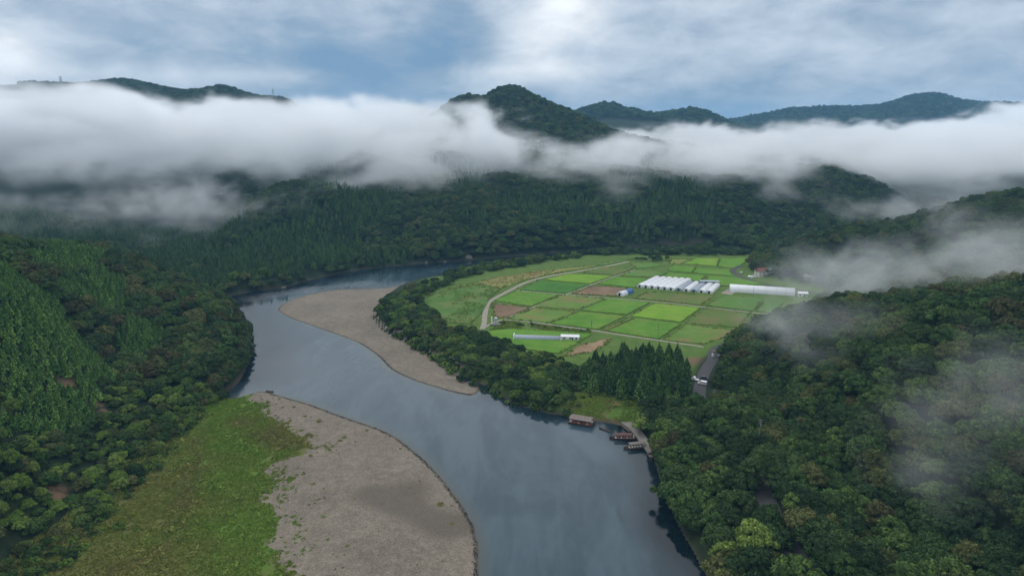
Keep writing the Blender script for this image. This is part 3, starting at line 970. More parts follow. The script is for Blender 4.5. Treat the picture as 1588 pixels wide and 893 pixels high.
def cedar_mesh(name, seed, m, H=9.0, R=1.9, tiers=9, per=26, leaf=0.5):
    r = np.random.default_rng(seed)
    V, Fs, T = [], [], []
    nv = 0
    n_ = 7
    ring = []
    for z, q in ((0.1, 0.6), (0.35, 0.72), (0.65, 0.52), (0.88, 0.22)):
        for i in range(n_):
            a = 2 * math.pi * i / n_
            ring.append((math.cos(a) * R * q, math.sin(a) * R * q, z * H))
    ring.append((0, 0, H * 0.98))
    f = []
    for k in range(3):
        for i in range(n_):
            j = (i + 1) % n_
            f += [(k * n_ + i, k * n_ + j, (k + 1) * n_ + j), (k * n_ + i, (k + 1) * n_ + j, (k + 1) * n_ + i)]
    for i in range(n_):
        f.append((3 * n_ + i, 3 * n_ + (i + 1) % n_, 4 * n_))
    V.append(np.array(ring)); Fs.append(np.array(f)); nv = len(ring); T.append(np.full(len(f), 0.0))  # inner cone toned darkest, painting the shade inside the crown
    for k in range(tiers):
        u = k / (tiers - 1)
        z = H * (0.13 + 0.83 * u)
        rad = R * (1 - u ** 1.7) * (1.0 if u > .12 else .8) + 0.14
        cnt = max(6, int(per * (1 - .7 * u)))
        a = r.random(cnt) * 2 * math.pi
        q = rad * (0.7 + 0.4 * r.random(cnt))
        pts = np.stack([np.cos(a) * q, np.sin(a) * q, z + (r.random(cnt) - .5) * H / tiers], 1)
        nn = np.stack([np.cos(a), np.sin(a), np.full(cnt, 0.75)], 1) + r.normal(size=(cnt, 3)) * .35
        nn /= np.linalg.norm(nn, axis=1)[:, None]
        v, f = leaves(pts, nn, leaf * (1 - .35 * u), r)
        V.append(v); Fs.append(f + nv); nv += len(v); T.append(np.repeat(0.25 + .65 * r.random(cnt), 2))
    me = np_mesh(name, np.concatenate(V), np.concatenate(Fs), False)
    at_ = me.attributes.new('leaf_tone', 'FLOAT', 'FACE')
    at_.data.foreach_set('value', np.concatenate(T).astype(np.float32))
    me.materials.append(m)
    return me


def trunk_mesh(name, h, r0, seed, limbs=3):
    r = random.Random(seed)
    mb = MB()
    mb.bar((0, 0, -1.5), (0.1, 0, h * 0.6), r0, 6, r0 * .7)
    mb.bar((0.1, 0, h * 0.6), (0, 0.1, h), r0 * .7, 6, r0 * .3)
    for i in range(limbs):
        a = i * 2.2 + r.random()
        mb.bar((0.05, 0, h * (0.45 + .1 * i)), (math.cos(a) * h * .28, math.sin(a) * h * .28, h * (0.75 + .08 * i)), r0 * .45, 5, r0 * .15)
    return mb.mesh(name, BARK)


FORMS = []          # (crown mesh, trunk mesh, kind, colour word)
TONES = ['dark', 'mid', 'olive', 'brown', 'lime']
WORD = {'dark': "dark green", 'mid': "mid green", 'olive': "olive green", 'brown': "brownish", 'lime': "yellow-green", 'cedar': "deep green", 'young': "fresh green"}
bt = trunk_mesh("trunk", 5.5, 0.22, 1)
for ti, tone in enumerate(TONES):
    for v in range(3):
        R = (4.6, 4.1, 4.9)[v]; H = (4.6, 5.0, 3.9)[v]
        FORMS.append((crown_mesh("crown", 10 * ti + v + 3, LEAF[tone], R, H, (2.4, 2.8, 2.2)[v], (30, 26, 34)[v], (88, 98, 80)[v], 0.35), bt, 'broadleaf_tree', tone))
ct = trunk_mesh("trunk", 7.5, 0.16, 2, 0)
for v in range(4):
    FORMS.append((cedar_mesh("crown", 80 + v, LEAF['cedar'], 8.6 + v * .6, (2.3, 2.5, 2.1, 2.7)[v], 10, 34), ct, 'cedar_tree', 'cedar'))
for v in range(3):
    FORMS.append((cedar_mesh("crown", 90 + v, LEAF['young'], 5.2 + v * .5, (1.75, 1.95, 1.6)[v], 7, 26, .42), None, 'cedar_tree', 'young'))
for v in range(3):      # low dense shrubs
    FORMS.append((crown_mesh("crown", 120 + v, LEAF[('mid', 'lime', 'dark')[v]], 2.3, 2.2, 0.1, 9, 60, 0.34), None, 'shrub', ('mid', 'lime', 'dark')[v]))
BROAD = {t: [i for i, f in enumerate(FORMS) if f[3] == t and f[2] == 'broadleaf_tree'] for t in TONES}
CEDAR = [i for i, f in enumerate(FORMS) if f[3] == 'cedar']
YOUNG = [i for i, f in enumerate(FORMS) if f[3] == 'young']
SHRUB = [i for i, f in enumerate(FORMS) if f[2] == 'shrub']

TREES = []          # x, y, form, scale, spin, zone


def in_view(x, y, margin=0.12, near=95):
    return (np.abs(x) < (794 / FPX + margin) * y + 12) & (y > near)


def jitter_grid(x0, x1, y0, y1, s, jit=0.8):
    X, Y = np.meshgrid(np.arange(x0, x1, s), np.arange(y0, y1, s))
    X = X + (np.arange(X.shape[0]) % 2)[:, None] * s * .5
    X, Y = X.ravel(), Y.ravel()
    X = X + (rng.random(len(X)) - .5) * s * jit; Y = Y + (rng.random(len(Y)) - .5) * s * jit
    k = in_view(X, Y)
    return X[k], Y[k]


def pick(tones, probs, n_):
    t = rng.choice(len(tones), n_, p=probs)
    return np.array([BROAD[tones[i]][rng.integers(3)] for i in t])


def scatter(X, Y, forms, sc, zone):
    for x, y, f, s in zip(X, Y, forms, sc):
        TREES.append((float(x), float(y), int(f), float(s), float(rng.random() * 6.283), zone))


SOILS = [(*at(110, 592, 30), 4.5), (*at(155, 575, 35), 4), (*at(95, 775, 8), 4.5), (*at(190, 465, 40), 4)]


def clear_soil(X, Y):
    k = np.ones(len(X), bool)
    for (a, b, r_) in SOILS:
        k &= np.hypot(X - a, Y - b) > r_
    return k


# near right hill and river strip
X, Y = jitter_grid(58, 420, 100, 560, 6.2)
_, dr_, df_, _, rd_ = terrain(X, Y, True)
k = (df_ > 0.3) & (rd_ > np.where((Y > 314) & (Y < 372), 7.5, np.where((Y > 225) & (Y < 300), 3.0, 4.2))) & (dr_ > 0.6) & (Y < 560) & (X > 60)
X, Y, df_, rd_ = X[k], Y[k], df_[k], rd_[k]
tonef = fbm(X / 45, Y / 45, 3)
fm = np.where(tonef > 0.06, pick(['olive', 'brown', 'mid'], [.42, .05, .53], len(X)), pick(['dark', 'mid', 'olive', 'brown'], [.5, .36, .11, .03], len(X)))
strip = X < 88
sc = np.where(strip, 1.05 + .45 * rng.random(len(X)), 0.85 + .55 * rng.random(len(X)))
sc = np.where((rd_ < 12) & (Y > 306) & (Y < 380), np.minimum(sc, 0.62), sc)
sc = np.where((rd_ < 12) & (Y < 308), np.maximum(sc, 1.2), sc)
k = ~strip | (rng.random(len(X)) < .8)
scatter(X[k], Y[k], fm[k], sc[k], np.where(strip, 'strip', 'right')[k][0] if False else 'right')
for i in range(len(TREES)):
    if TREES[i][0] < 88 and TREES[i][1] < 330:
        TREES[i] = TREES[i][:5] + ('strip',)

# second right hill
X, Y = jitter_grid(180, 900, 480, 1000, 7.0)
_, dr_, df_, _, rd_ = terrain(X, Y, True)
k = (df_ > 2) & (rd_ > 6) & (Y > 560) & (X > 0.33 * Y - 30)
X, Y = X[k], Y[k]
scatter(X, Y, pick(['dark', 'mid', 'olive'], [.55, .3, .15], len(X)), 0.75 + .5 * rng.random(len(X)), 'second')

# near left hill
X, Y = jitter_grid(-560, -100, 100, 540, 3.1, 0.55)
_, dr_, df_, _, _ = terrain(X, Y, True)
k = (df_ > -2.5) & (dr_ > 0.2) & clear_soil(X, Y)
X, Y, df_ = X[k], Y[k], df_[k]
bro = (df_ < 34 + 40 * fbm(X / 40, Y / 40, 3)) | ((X > -215 + 40 * fbm(X / 30, Y / 30, 2)) & (Y > 345) & (Y < 470) & (X > -0.52 * Y)) | (fbm(X / 35 + 4, Y / 35, 3) > 0.2)
c = ~bro
scatter(X[c], Y[c], rng.choice(YOUNG, c.sum()), 0.8 + .45 * rng.random(c.sum()), 'plantation')
foot = (df_ < 9) & (Y > 340)
b = bro & (rng.random(len(X)) < np.where(foot, .6, np.where(Y > 345, .3, .56)))
foot = foot[b]
hd = Y[b] > 340
fm = np.where(hd, pick(['dark', 'mid', 'olive', 'brown'], [.3, .4, .2, .1], b.sum()), pick(['dark', 'mid', 'lime', 'olive'], [.12, .5, .25, .13], b.sum()))
scatter(X[b], Y[b], fm, np.where(foot, .6 + .3 * rng.random(b.sum()), np.where(hd, .95 + .5 * rng.random(b.sum()), 0.36 + .48 * rng.random(b.sum()) ** 1.5)), 'left')

# low cedar forest behind the left hill, and the far bank
X, Y = jitter_grid(-700, 160, 520, 900, 5.0)
_, dr_, df_, _, _ = terrain(X, Y, True)
px_ = CX + X / Y * FPX
k = (dr_ > 1.2) & (px_ < 560) & ((df_ < 150) | (px_ < 340)) & (df_ > -12)
X, Y, px_ = X[k], Y[k], px_[k]
ced = (fbm(X / 60, Y / 60, 3) > -0.05) & (df_[k] > 7)
scatter(X[ced], Y[ced], rng.choice(CEDAR, ced.sum()), 0.8 + .4 * rng.random(ced.sum()), 'low')
o = ~ced & (rng.random(len(X)) < .5)
scatter(X[o], Y[o], pick(['dark', 'mid', 'olive'], [.5, .35, .15], o.sum()), 0.7 + .5 * rng.random(o.sum()), 'low')

# far hill across the river
X, Y = jitter_grid(-520, 700, 640, 1150, 6.6)
_, dr_, df_, _, _ = terrain(X, Y, True)
px_ = CX + X / Y * FPX
k = (df_ > -10) & (dr_ > 1) & ~inside(X, Y, FARM) & ~((px_ < 560) & ((df_ < 150) | (px_ < 340))) & ~((X > 0.33 * Y - 30) & (Y < 1000))
X, Y = X[k], Y[k]
c = fbm(X / 70, Y / 70, 3)
fm = np.where(c > 0.14, rng.choice(CEDAR, len(X)), pick(['dark', 'mid', 'olive'], [.6, .28, .12], len(X)))
scatter(X, Y, fm, 0.85 + .5 * rng.random(len(X)), 'far')
X, Y = jitter_grid(-1400, 1000, 1150, 2150, 11)
E = terrain(X, Y)
k = E > 60
X, Y = X[k], Y[k]
scatter(X, Y, pick(['dark', 'mid', 'olive'], [.6, .3, .1], len(X)), 1.2 + .45 * rng.random(len(X)), 'far')

for x0, x1, y0, y1, sp, sz in ((80, 1100, 2350, 2850, 17, 1.9), (1000, 3100, 3250, 3950, 22, 2.3)):
    X, Y = jitter_grid(x0, x1, y0, y1, sp)
    k = terrain(X, Y) > 120
    X, Y = X[k], Y[k]
    scatter(X, Y, pick(['dark', 'mid'], [.6, .4], len(X)), sz * (.75 + .5 * rng.random(len(X))), 'far')


def zone_poly(pts, s, tones, probs, s0, s1, zone, z=4.0, keep_river=1.5, cedar=False):
    poly = P(*pts, z=z)
    X, Y = jitter_grid(poly[:, 0].min(), poly[:, 0].max(), poly[:, 1].min(), poly[:, 1].max(), s, .9)
    k = inside(X, Y, poly) & (sdf(X, Y, RIVER) > keep_river)
    X, Y = X[k], Y[k]
    f = rng.choice(CEDAR, len(X)) if cedar else pick(tones, probs, len(X))
    scatter(X, Y, f, s0 + (s1 - s0) * rng.random(len(X)), zone)


zone_poly([(338, 613, 1), (360, 599), (386, 563), (391, 528), (383, 512), (372, 520), (372, 552), (350, 588), (328, 612, 1)], 2.9, ['dark', 'mid', 'olive'], [.5, .35, .15], .5, .85, 'left', 0.5, .2)
GEN = (['dark', 'mid', 'olive', 'lime'], [.28, .42, .12, .18])
zone_poly([(586, 492), (600, 512), (640, 530), (672, 552), (700, 568), (722, 560), (700, 520), (676, 495), (652, 474), (664, 462), (700, 444), (672, 440), (640, 452), (600, 470)], 5.4, *GEN, .55, .95, 'belt', 2)
zone_poly([(700, 560), (735, 586), (770, 605), (800, 622), (840, 630), (872, 640), (890, 612), (884, 578), (860, 560), (820, 555), (775, 540), (752, 522), (710, 515), (700, 530)], 5.2, *GEN, .5, .95, 'belt', 3)
zone_poly([(690, 442), (760, 424), (850, 408), (900, 404), (905, 399), (850, 402), (760, 414), (690, 430)], 6.5, *GEN, .6, 1.05, 'belt', 3)
zone_poly([(900, 400), (960, 398), (1050, 399), (1160, 399), (1165, 392), (1050, 387), (960, 390), (900, 395)], 7.5, ['dark', 'mid'], [.6, .4], .7, 1.1, 'fardyke', 3)
zone_poly([(872, 640), (880, 622), (900, 612), (930, 608), (985, 618), (1000, 640), (1010, 620), (1000, 575), (950, 570), (890, 575), (868, 600)], 4.6, *GEN, .4, .7, 'belt', 3)
GROVE = [(905, 604), (922, 574), (985, 558), (1055, 562), (1069, 590), (1068, 628), (1040, 638), (1000, 630), (960, 616), (915, 612)]
zone_poly(GROVE, 4.5, [], [], .95, 1.5, 'grove', 5, cedar=True)
zone_poly([(905, 602), (922, 572), (960, 562), (985, 560), (975, 600), (950, 612)], 7.5, ['dark', 'mid'], [.5, .5], 1.1, 1.5, 'belt', 5)
zone_poly([(1000, 632), (1040, 640), (1068, 630), (1066, 644), (1030, 655), (1000, 645)], 5.2, ['mid', 'dark', 'olive'], [.5, .3, .2], .7, 1.0, 'strip', 5)
zone_poly([(1000, 648), (1020, 620), (1064, 628), (1082, 656), (1100, 700), (1040, 720), (1025, 690)], 5.0, ['dark', 'mid', 'olive'], [.5, .35, .15], .6, .95, 'strip', 5)
zone_poly([(1160, 413), (1176, 411), (1172, 421), (1158, 418)], 6, ['dark', 'mid'], [.6, .4], .5, .75, 'houses', 6)
zone_poly([(1200, 432), (1262, 440), (1255, 428), (1205, 420)], 8, ['dark', 'mid', 'olive'], [.5, .3, .2], .5, .75, 'houses', 6)
zone_poly([(985, 404.5), (1003, 404.5), (1003, 402.5), (985, 402.5)], 5, ['dark'], [1.0], .4, .5, 'gardens', 5)
zone_poly([(1004, 406), (1034, 406), (1036, 401), (1010, 403)], 5.5, ['dark', 'mid'], [.6, .4], .5, .7, 'gardens', 5)
for px, py, f, s, lab in [(995, 648, BROAD['lime'][0], 1.0, 0)]:
    pass

ZONE_LABEL = {
    'right': "{} broadleaf tree in the dense wood of the right hillside above the road",
    'strip': "{} broadleaf tree on the steep bank between river and asphalt road",
    'second': "{} broadleaf tree on the misty hill behind the greenhouses",
    'plantation': "young {} cedar planted on the left hillside",
    'left': "{} broadleaf tree on the left hill above the river meadow",
    'low': "{} tree in the low forest behind the left hill",
    'far': "{} tree on the far hill across the river",
    'belt': "{} broadleaf tree in the belt between gravel bar and rice fields",
    'fardyke': "{} tree in the far row behind the rice fields",
    'grove': "tall {} cedar in the grove between rice fields and boat landing",
    'houses': "{} garden tree beside the houses under the wooded hill",
    'gardens': "{} garden tree in the small clump at the far end of the fields",
}
ZONE_GROUP = {z: t for z, t in (('right', "trees on the right hillside"), ('strip', "trees on the bank below the road"), ('second', "trees on the hill behind the greenhouses"), ('plantation', "young cedars on the left hillside"),
              ('left', "broadleaf trees on the left hill"), ('low', "trees in the low forest behind the left hill"), ('far', "trees on the far hill"), ('belt', "trees between gravel bar and fields"), ('fardyke', "trees behind the rice fields"),
              ('grove', "cedars in the grove by the landing"), ('houses', "garden trees by the houses"), ('gardens', "garden trees at the far end of the fields"))}

tx = np.array([t[0] for t in TREES]); ty = np.array([t[1] for t in TREES])
tzs = terrain(tx, ty)
dist = np.hypot(np.hypot(tx, ty), CAM_H - tzs)
pxs = CX + FPX * tx / (ty * math.cos(PITCH) + (CAM_H - tzs) * math.sin(PITCH))
pys = CY + FPX * ((CAM_H - tzs - 5) * math.cos(PITCH) - ty * math.sin(PITCH)) / (ty * math.cos(PITCH) + (CAM_H - tzs) * math.sin(PITCH))
seen = (pxs > -15) & (pxs < 1603) & (pys < 905) & (pys > 100)
scl = np.array([t[3] for t in TREES])
single = np.zeros(len(TREES), bool)
for kind in ('broadleaf_tree', 'cedar_tree'):
    isk = np.array([FORMS[t[2]][2] == kind for t in TREES])
    size = scl / dist
    order = np.argsort(-np.where(isk & seen, size, -1))
    single[order[:300]] = True
    single &= True

grove = np.array([t[5] == 'grove' for t in TREES])
sink = np.array([1.9 * t[3] if t[5] in ('belt', 'fardyke', 'strip', 'left') else 0.3 for t in TREES])
PROTO = {}


def tree_object(i):
    x, y, f, s, a, zone = TREES[i]
    crown, trunk, kind, tone = FORMS[f]
    if f not in PROTO:
        root = empty(kind)
        link("crown", crown, root)
        if trunk: link("trunk", trunk, root)
        PROTO[f] = root
        o = root
    else:
        o = copy_tree(PROTO[f])
    o.location = (x, y, float(tzs[i]) - sink[i])
    o.rotation_euler = (0, 0, a)
    o.scale = (s, s, s * (0.9 + 0.25 * ((i * 37) % 10) / 10))
    tag(o, tree_label(i, zone, WORD[tone]), "tree", ZONE_GROUP[zone])
    return o


def tree_label(i, zone, word):
    """Colour, kind and whereabouts of a tree, as one finds it in the photograph."""
    px, py = pxs[i], pys[i]
    if zone == 'right':
        up = "high on" if py < 560 else "halfway up" if py < 690 else "low on"
        at_ = "beside the road gap" if px < 1230 and py > 640 else "above the parked cars" if px < 1230 else "in its middle part" if px < 1400 else "towards its right end"
        size_ = "large " if TREES[i][3] > 1.2 else "small " if TREES[i][3] < .98 else ""
        return "%s%s broadleaf tree %s the right hillside, %s" % (size_, word, up, at_)
    if zone == 'strip':
        at_ = "close to the boats" if py < 735 else "midway down the bank" if py < 820 else "at the bottom edge"
        side = "leaning over the water" if tx[i] < 70 else "next to the asphalt road" if tx[i] > 80 else "well above the water"
        return "%s broadleaf tree %s, %s below the road" % (word, side, at_)
    if zone == 'grove':
        row = "back row facing the fields" if ty[i] > np.median(ty[grove]) + 8 else "front row facing the landing" if ty[i] < np.median(ty[grove]) - 8 else "middle row"
        side = "left end" if px < 950 else "right end" if px > 1035 else "centre"
        return "tall %s cedar, %s, %s of the grove" % (word, row, side)
    if zone == 'left':
        at_ = "on the headland over the river" if px > 230 and py < 610 else "along the meadow edge" if py > 700 or px > 200 else "on the slope by the young cedars"
        size_ = "large" if TREES[i][3] > .95 else "small" if TREES[i][3] < .6 else "medium"
        return "%s %s broadleaf tree %s on the left hill%s" % (size_, word, at_, ", near the photo's left edge" if px < 110 and py > 640 else "")
    if zone == 'belt':
        at_ = "at its upstream end by the point bar" if px < 660 else "above the tip of the point bar" if px < 780 else "towards the landing"
        return "%s broadleaf tree in the bank belt, %s" % (word, at_)
    if zone == 'plantation':
        at_ = "at the top of" if py < 450 else "halfway down" if py < 600 else "at the foot of"
        sd = "far left" if px < 70 else "by bare soil" if py > 520 and px > 90 else "left part" if px < 150 else "beside broadleaf trees"
        return "young %s cedar %s the planted left hillside, %s" % (word, at_, sd)
    return ZONE_LABEL[zone].format(word)


for i in np.nonzero(single)[0]:
    tree_object(i)

# the rest of the forest: one object, trees instanced on its points
form_col = bpy.data.collections.new("tree_forms")
for i, (crown, trunk, kind, tone) in enumerate(FORMS):
    o = bpy.data.objects.new("tree_form_%02d" % i, crown)
    form_col.objects.link(o)


def point_cloud(name, xyz, form, scale, spin, collection, label):
    me = bpy.data.meshes.new(name)
    me.vertices.add(len(xyz))
    me.vertices.foreach_set('co', np.asarray(xyz, np.float32).ravel())
    for nm, vals, ty_ in (('form', form, 'INT'), ('size', scale, 'FLOAT'), ('spin', spin, 'FLOAT')):
        a = me.attributes.new(nm, ty_, 'POINT')
        a.data.foreach_set('value', np.asarray(vals, np.int32 if ty_ == 'INT' else np.float32))
    o = link(name, me)
    ng = bpy.data.node_groups.new(name + "_scatter", 'GeometryNodeTree')
    ng.interface.new_socket("Geometry", in_out='INPUT', socket_type='NodeSocketGeometry')
    ng.interface.new_socket("Geometry", in_out='OUTPUT', socket_type='NodeSocketGeometry')
    N = ng.nodes
    gi, go = N.new('NodeGroupInput'), N.new('NodeGroupOutput')
    ci = N.new('GeometryNodeCollectionInfo')
    ci.inputs['Collection'].default_value = collection
    ci.inputs['Separate Children'].default_value = True
    ci.inputs['Reset Children'].default_value = True
    iop = N.new('GeometryNodeInstanceOnPoints')
    iop.inputs['Pick Instance'].default_value = True

    def na(nm, ty_):
        q = N.new('GeometryNodeInputNamedAttribute')
        q.data_type = ty_
        q.inputs['Name'].default_value = nm
        return q.outputs[0]
    L = ng.links.new
    L(gi.outputs[0], iop.inputs['Points'])
    L(ci.outputs[0], iop.inputs['Instance'])
    L(na('form', 'INT'), iop.inputs['Instance Index'])
    cx = N.new('ShaderNodeCombineXYZ')
    L(na('spin', 'FLOAT'), cx.inputs[2])
    L(cx.outputs[0], iop.inputs['Rotation'])
    cs = N.new('ShaderNodeCombineXYZ')
    for i in range(3):
        L(na('size', 'FLOAT'), cs.inputs[i])
    L(cs.outputs[0], iop.inputs['Scale'])
    L(iop.outputs[0], go.inputs[0])
    md = o.modifiers.new("scatter", 'NODES')
    md.node_group = ng
    return tag(o, label, kind='stuff')


rest = np.nonzero(~single)[0]
point_cloud("forest", np.stack([tx, ty, tzs - sink], -1)[rest], [TREES[i][2] for i in rest], scl[rest], [TREES[i][4] for i in rest], form_col, "dense dark green forest covering the hills round the valley")


# ------------------------------------------------------------------ single standout trees, shrubs, bamboo
def lone_tree(px, py, form, s, label, z=None, kind=None, group=None, sz=1.0):
    x, y = at(px, py, 2.0 if z is None else z)
    crown, trunk, k_, tone = FORMS[form]
    o = empty(kind or k_)
    link("crown", crown, o)
    if trunk: link("trunk", trunk, o)
    o.location = (x, y, tz(x, y) - 0.15)
    o.rotation_euler = (0, 0, (px * 0.37) % 6.28)
    o.scale = (s, s, s * sz)
    return tag(o, label, "shrub" if (kind or k_) == 'shrub' else "tree", group)


lone_tree(997, 662, BROAD['lime'][2], 1.25, "broad pale yellow-green tree standing just above the boat landing", 3)
lone_tree(1028, 688, BROAD['lime'][0], 0.95, "round light green tree on the bank between the boats and the road", 5)
lone_tree(1168, 872, BROAD['lime'][1], 1.45, "tall bright yellow-green tree at the bottom edge beside the dark road", 8)
lone_tree(1125, 880, BROAD['lime'][0], 1.1, "bright green tree overhanging the river at the bottom of the photo", 5)
lone_tree(157, 800, BROAD['lime'][0], 0.72, "round light green bush tree at the left edge of the river meadow", 2.5)
lone_tree(185, 818, SHRUB[1], 1.0, "pale green low shrub in front of the round bush tree on the meadow", 2.2, 'shrub')
lone_tree(212, 822, SHRUB[1], 0.62, "smallest pale shrub standing alone on the river meadow", 2.2, 'shrub')
lone_tree(270, 668, BROAD['lime'][2], 0.6, "light green tree at the meadow edge under the headland", 2)
lone_tree(365, 448, BROAD['lime'][0], 1.3, "pale round willow tree at the water below the low forest", 1)
lone_tree(410, 440, BROAD['lime'][1], 1.1, "pale feathery tree on the far bank right of the pale willow", 1)
lone_tree(1326, 885, BROAD['lime'][1], 0.6, "small fresh green tree low on the right hillside at the bottom edge", 20)
for i, (px, py, s) in enumerate([(12, 800, 1.15), (34, 790, 1.2), (58, 782, 1.0), (22, 822, 1.1), (48, 806, 1.0), (8, 845, 1.0), (70, 800, .8), (20, 772, .9)]):
    lone_tree(px, py, BROAD['lime'][i % 3], s * .55, "bright yellow-green bamboo clump at the left edge above the bare soil patch", 6, 'bamboo_clump', "bamboo clumps at the left edge", 1.5)

i = 0
SHR = []
for poly, cnt, lab, grp, z in [
        ([(588, 505), (620, 528), (660, 552), (700, 582), (735, 600), (735, 585), (700, 565), (640, 530), (600, 510)], 60, "low green shrub fringing the gravel point bar", "shrubs along the point bar", 1.2),
        ([(745, 598), (800, 624), (870, 640), (895, 640), (880, 625), (820, 612), (765, 590)], 40, "low green shrub on the steep bank above the river bend", "shrubs on the river bank", 2.5),
        ([(878, 635), (900, 612), (940, 602), (985, 606), (985, 596), (930, 590), (880, 600)], 36, "reedy green shrub at the back of the grassy landing", "shrubs behind the landing", 4),
        ([(872, 640), (884, 622), (935, 610), (985, 618), (998, 640), (975, 648), (960, 630), (930, 618), (895, 632)], 30, "leafy shrub standing in the rough grass of the landing", "shrubs on the landing", 3),
        ([(752, 508), (800, 505), (918, 516), (915, 513), (825, 502), (775, 500)], 34, "dark shrub in the weedy strip above the long netted greenhouse", "shrubs above the long greenhouse", 5),
        ([(40, 893), (110, 835), (180, 770), (240, 715), (300, 650), (318, 640), (290, 690), (225, 745), (150, 830), (95, 893)], 70, "small green shrub along the inland edge of the river meadow", "shrubs at the meadow edge", 2)]:
    p = P(*poly, z=z)
    c = 0
    while c < cnt:
        x = p[:, 0].min() + random.random() * np.ptp(p[:, 0]); y = p[:, 1].min() + random.random() * np.ptp(p[:, 1])
        if not inside(np.array([x]), np.array([y]), p)[0]:
            continue
        c += 1
        f = random.choice(SHRUB)
        crown = FORMS[f][0]
        o = link("shrub", crown)
        o.location = (x, y, tz(x, y) - 0.1)
        o.rotation_euler = (0, 0, random.random() * 6.28)
        s_ = 0.45 + random.random() * 0.55
        if 'greenhouse' in lab: s_ *= .6
        if 'point bar' in lab: s_ *= 1.45
        o.scale = (s_, s_, s_ * (.8 + .4 * random.random()))
        u_ = (y - p[:, 1].min()) / np.ptp(p[:, 1])
        tag(o, "%s, %s%s" % (lab, WORD[FORMS[f][3]], ", far end" if u_ > .66 else ", near end" if u_ < .33 else ", middle stretch"), "shrub", grp)

# ------------------------------------------------------------------ meadow grass and weeds (too many to count)
def tuft_mesh(name, seed, m, r_=0.55, h=0.55, n_=26):
    r = np.random.default_rng(seed)
    d = r.normal(size=(n_, 3)); d[:, 2] = np.abs(d[:, 2]) + .15
    d /= np.linalg.norm(d, axis=1)[:, None]
    nn = d + r.normal(size=(n_, 3)) * .5
    nn /= np.linalg.norm(nn, axis=1)[:, None]
    v, f = leaves(d * np.array([r_, r_, h]) * (0.5 + .5 * r.random((n_, 1))), nn, 0.24, r, 1.3)
    me = np_mesh(name, v, f, False)
    me.materials.append(m)
    return me


def weed_material():
    m, n = mat("meadow_weeds")
    r = n.rand()
    def ia(nm):
        return n.new('ShaderNodeAttribute', attribute_name=nm, attribute_type='INSTANCER').outputs['Fac']
    c = n.mix(ia('lushness'), n.ramp(r, [(0.1, (0.125, 0.14, 0.028)), (0.5, (0.16, 0.172, 0.04)), (0.9, (0.21, 0.21, 0.06))]), n.ramp(r, [(0.1, (0.09, 0.165, 0.02)), (0.5, (0.125, 0.21, 0.028)), (0.9, (0.17, 0.25, 0.042))]))
    c = n.mix(ia('rusty'), c, n.ramp(r, [(0.1, (0.095, 0.072, 0.03)), (0.9, (0.19, 0.145, 0.062))]))
    n.surface(c, 0.9, 0.1)
    return m


WEED = weed_material()
tuft_col = bpy.data.collections.new("tuft_forms")
for k_, (r_, h_, n_) in enumerate([(0.5, 0.4, 22), (0.75, 0.6, 30), (1.1, 0.9, 44), (1.5, 1.5, 90)]):
    tuft_col.objects.link(bpy.data.objects.new("tuft_form_%d" % k_, tuft_mesh("tuft", 200 + k_, WEED, r_, h_, n_)))
NT_ = 42000
X = -180 + 215 * rng.random(NT_ * 5); Y = 150 + 260 * rng.random(NT_ * 5)
_, dr_, df_, _, _ = terrain(X, Y, True)
sb = sdf(X, Y, BARL); sl = sdf(X, Y, LOWBANK)
dn = fbm(X / 7, Y / 7, 4)
k = (sl < 4) & (df_ < 6) & (dr_ > 2.0) & in_view(X, Y, .1, 140)
edge = np.exp(-np.maximum(-sb, 0) / 5.0)
k &= (dn + (rng.random(len(X)) - .5) * .3 > -0.08 - .12 * (sb > 6)) & (rng.random(len(X)) < np.where(sb > 0, 1.0, edge * np.where(dn > 0.08, 0.7, 0.16)))
idx = np.nonzero(k)[0][:NT_]
X, Y, dn, sb = X[idx], Y[idx], dn[idx], sb[idx]
nz = fbm(X / 11 + 30, Y / 11, 4)
lushv = np.clip(sstep(36, 2, seg_dist(X, Y, LUSH)) * .95 + .5 * sstep(340, 380, Y) + nz * 1.5, 0, 1)
rustv = np.clip(.8 * sstep(10, 0, seg_dist(X, Y, RUST)) + .8 * sstep(14, 2, seg_dist(X, Y, RUST2)) + fbm(X / 14 + 70, Y / 14, 3) * 1.3 - .2, 0, 1) * .5
size = 0.35 + 0.75 * rng.random(len(X)) ** 2
size = np.where(fbm(X / 20 + 5, Y / 20 + 9, 3) > .1, size * 1.35, size)
o = point_cloud("meadow_grass", np.stack([X, Y, terrain(X, Y) - .05], -1), np.where(rng.random(len(X)) < .035, 3, rng.integers(0, 3, len(X))), size, rng.random(len(X)) * 6.28, tuft_col, "tall grass and weeds of the river meadow")
vattr(o.data, 'lushness', lushv)
vattr(o.data, 'rusty', rustv)

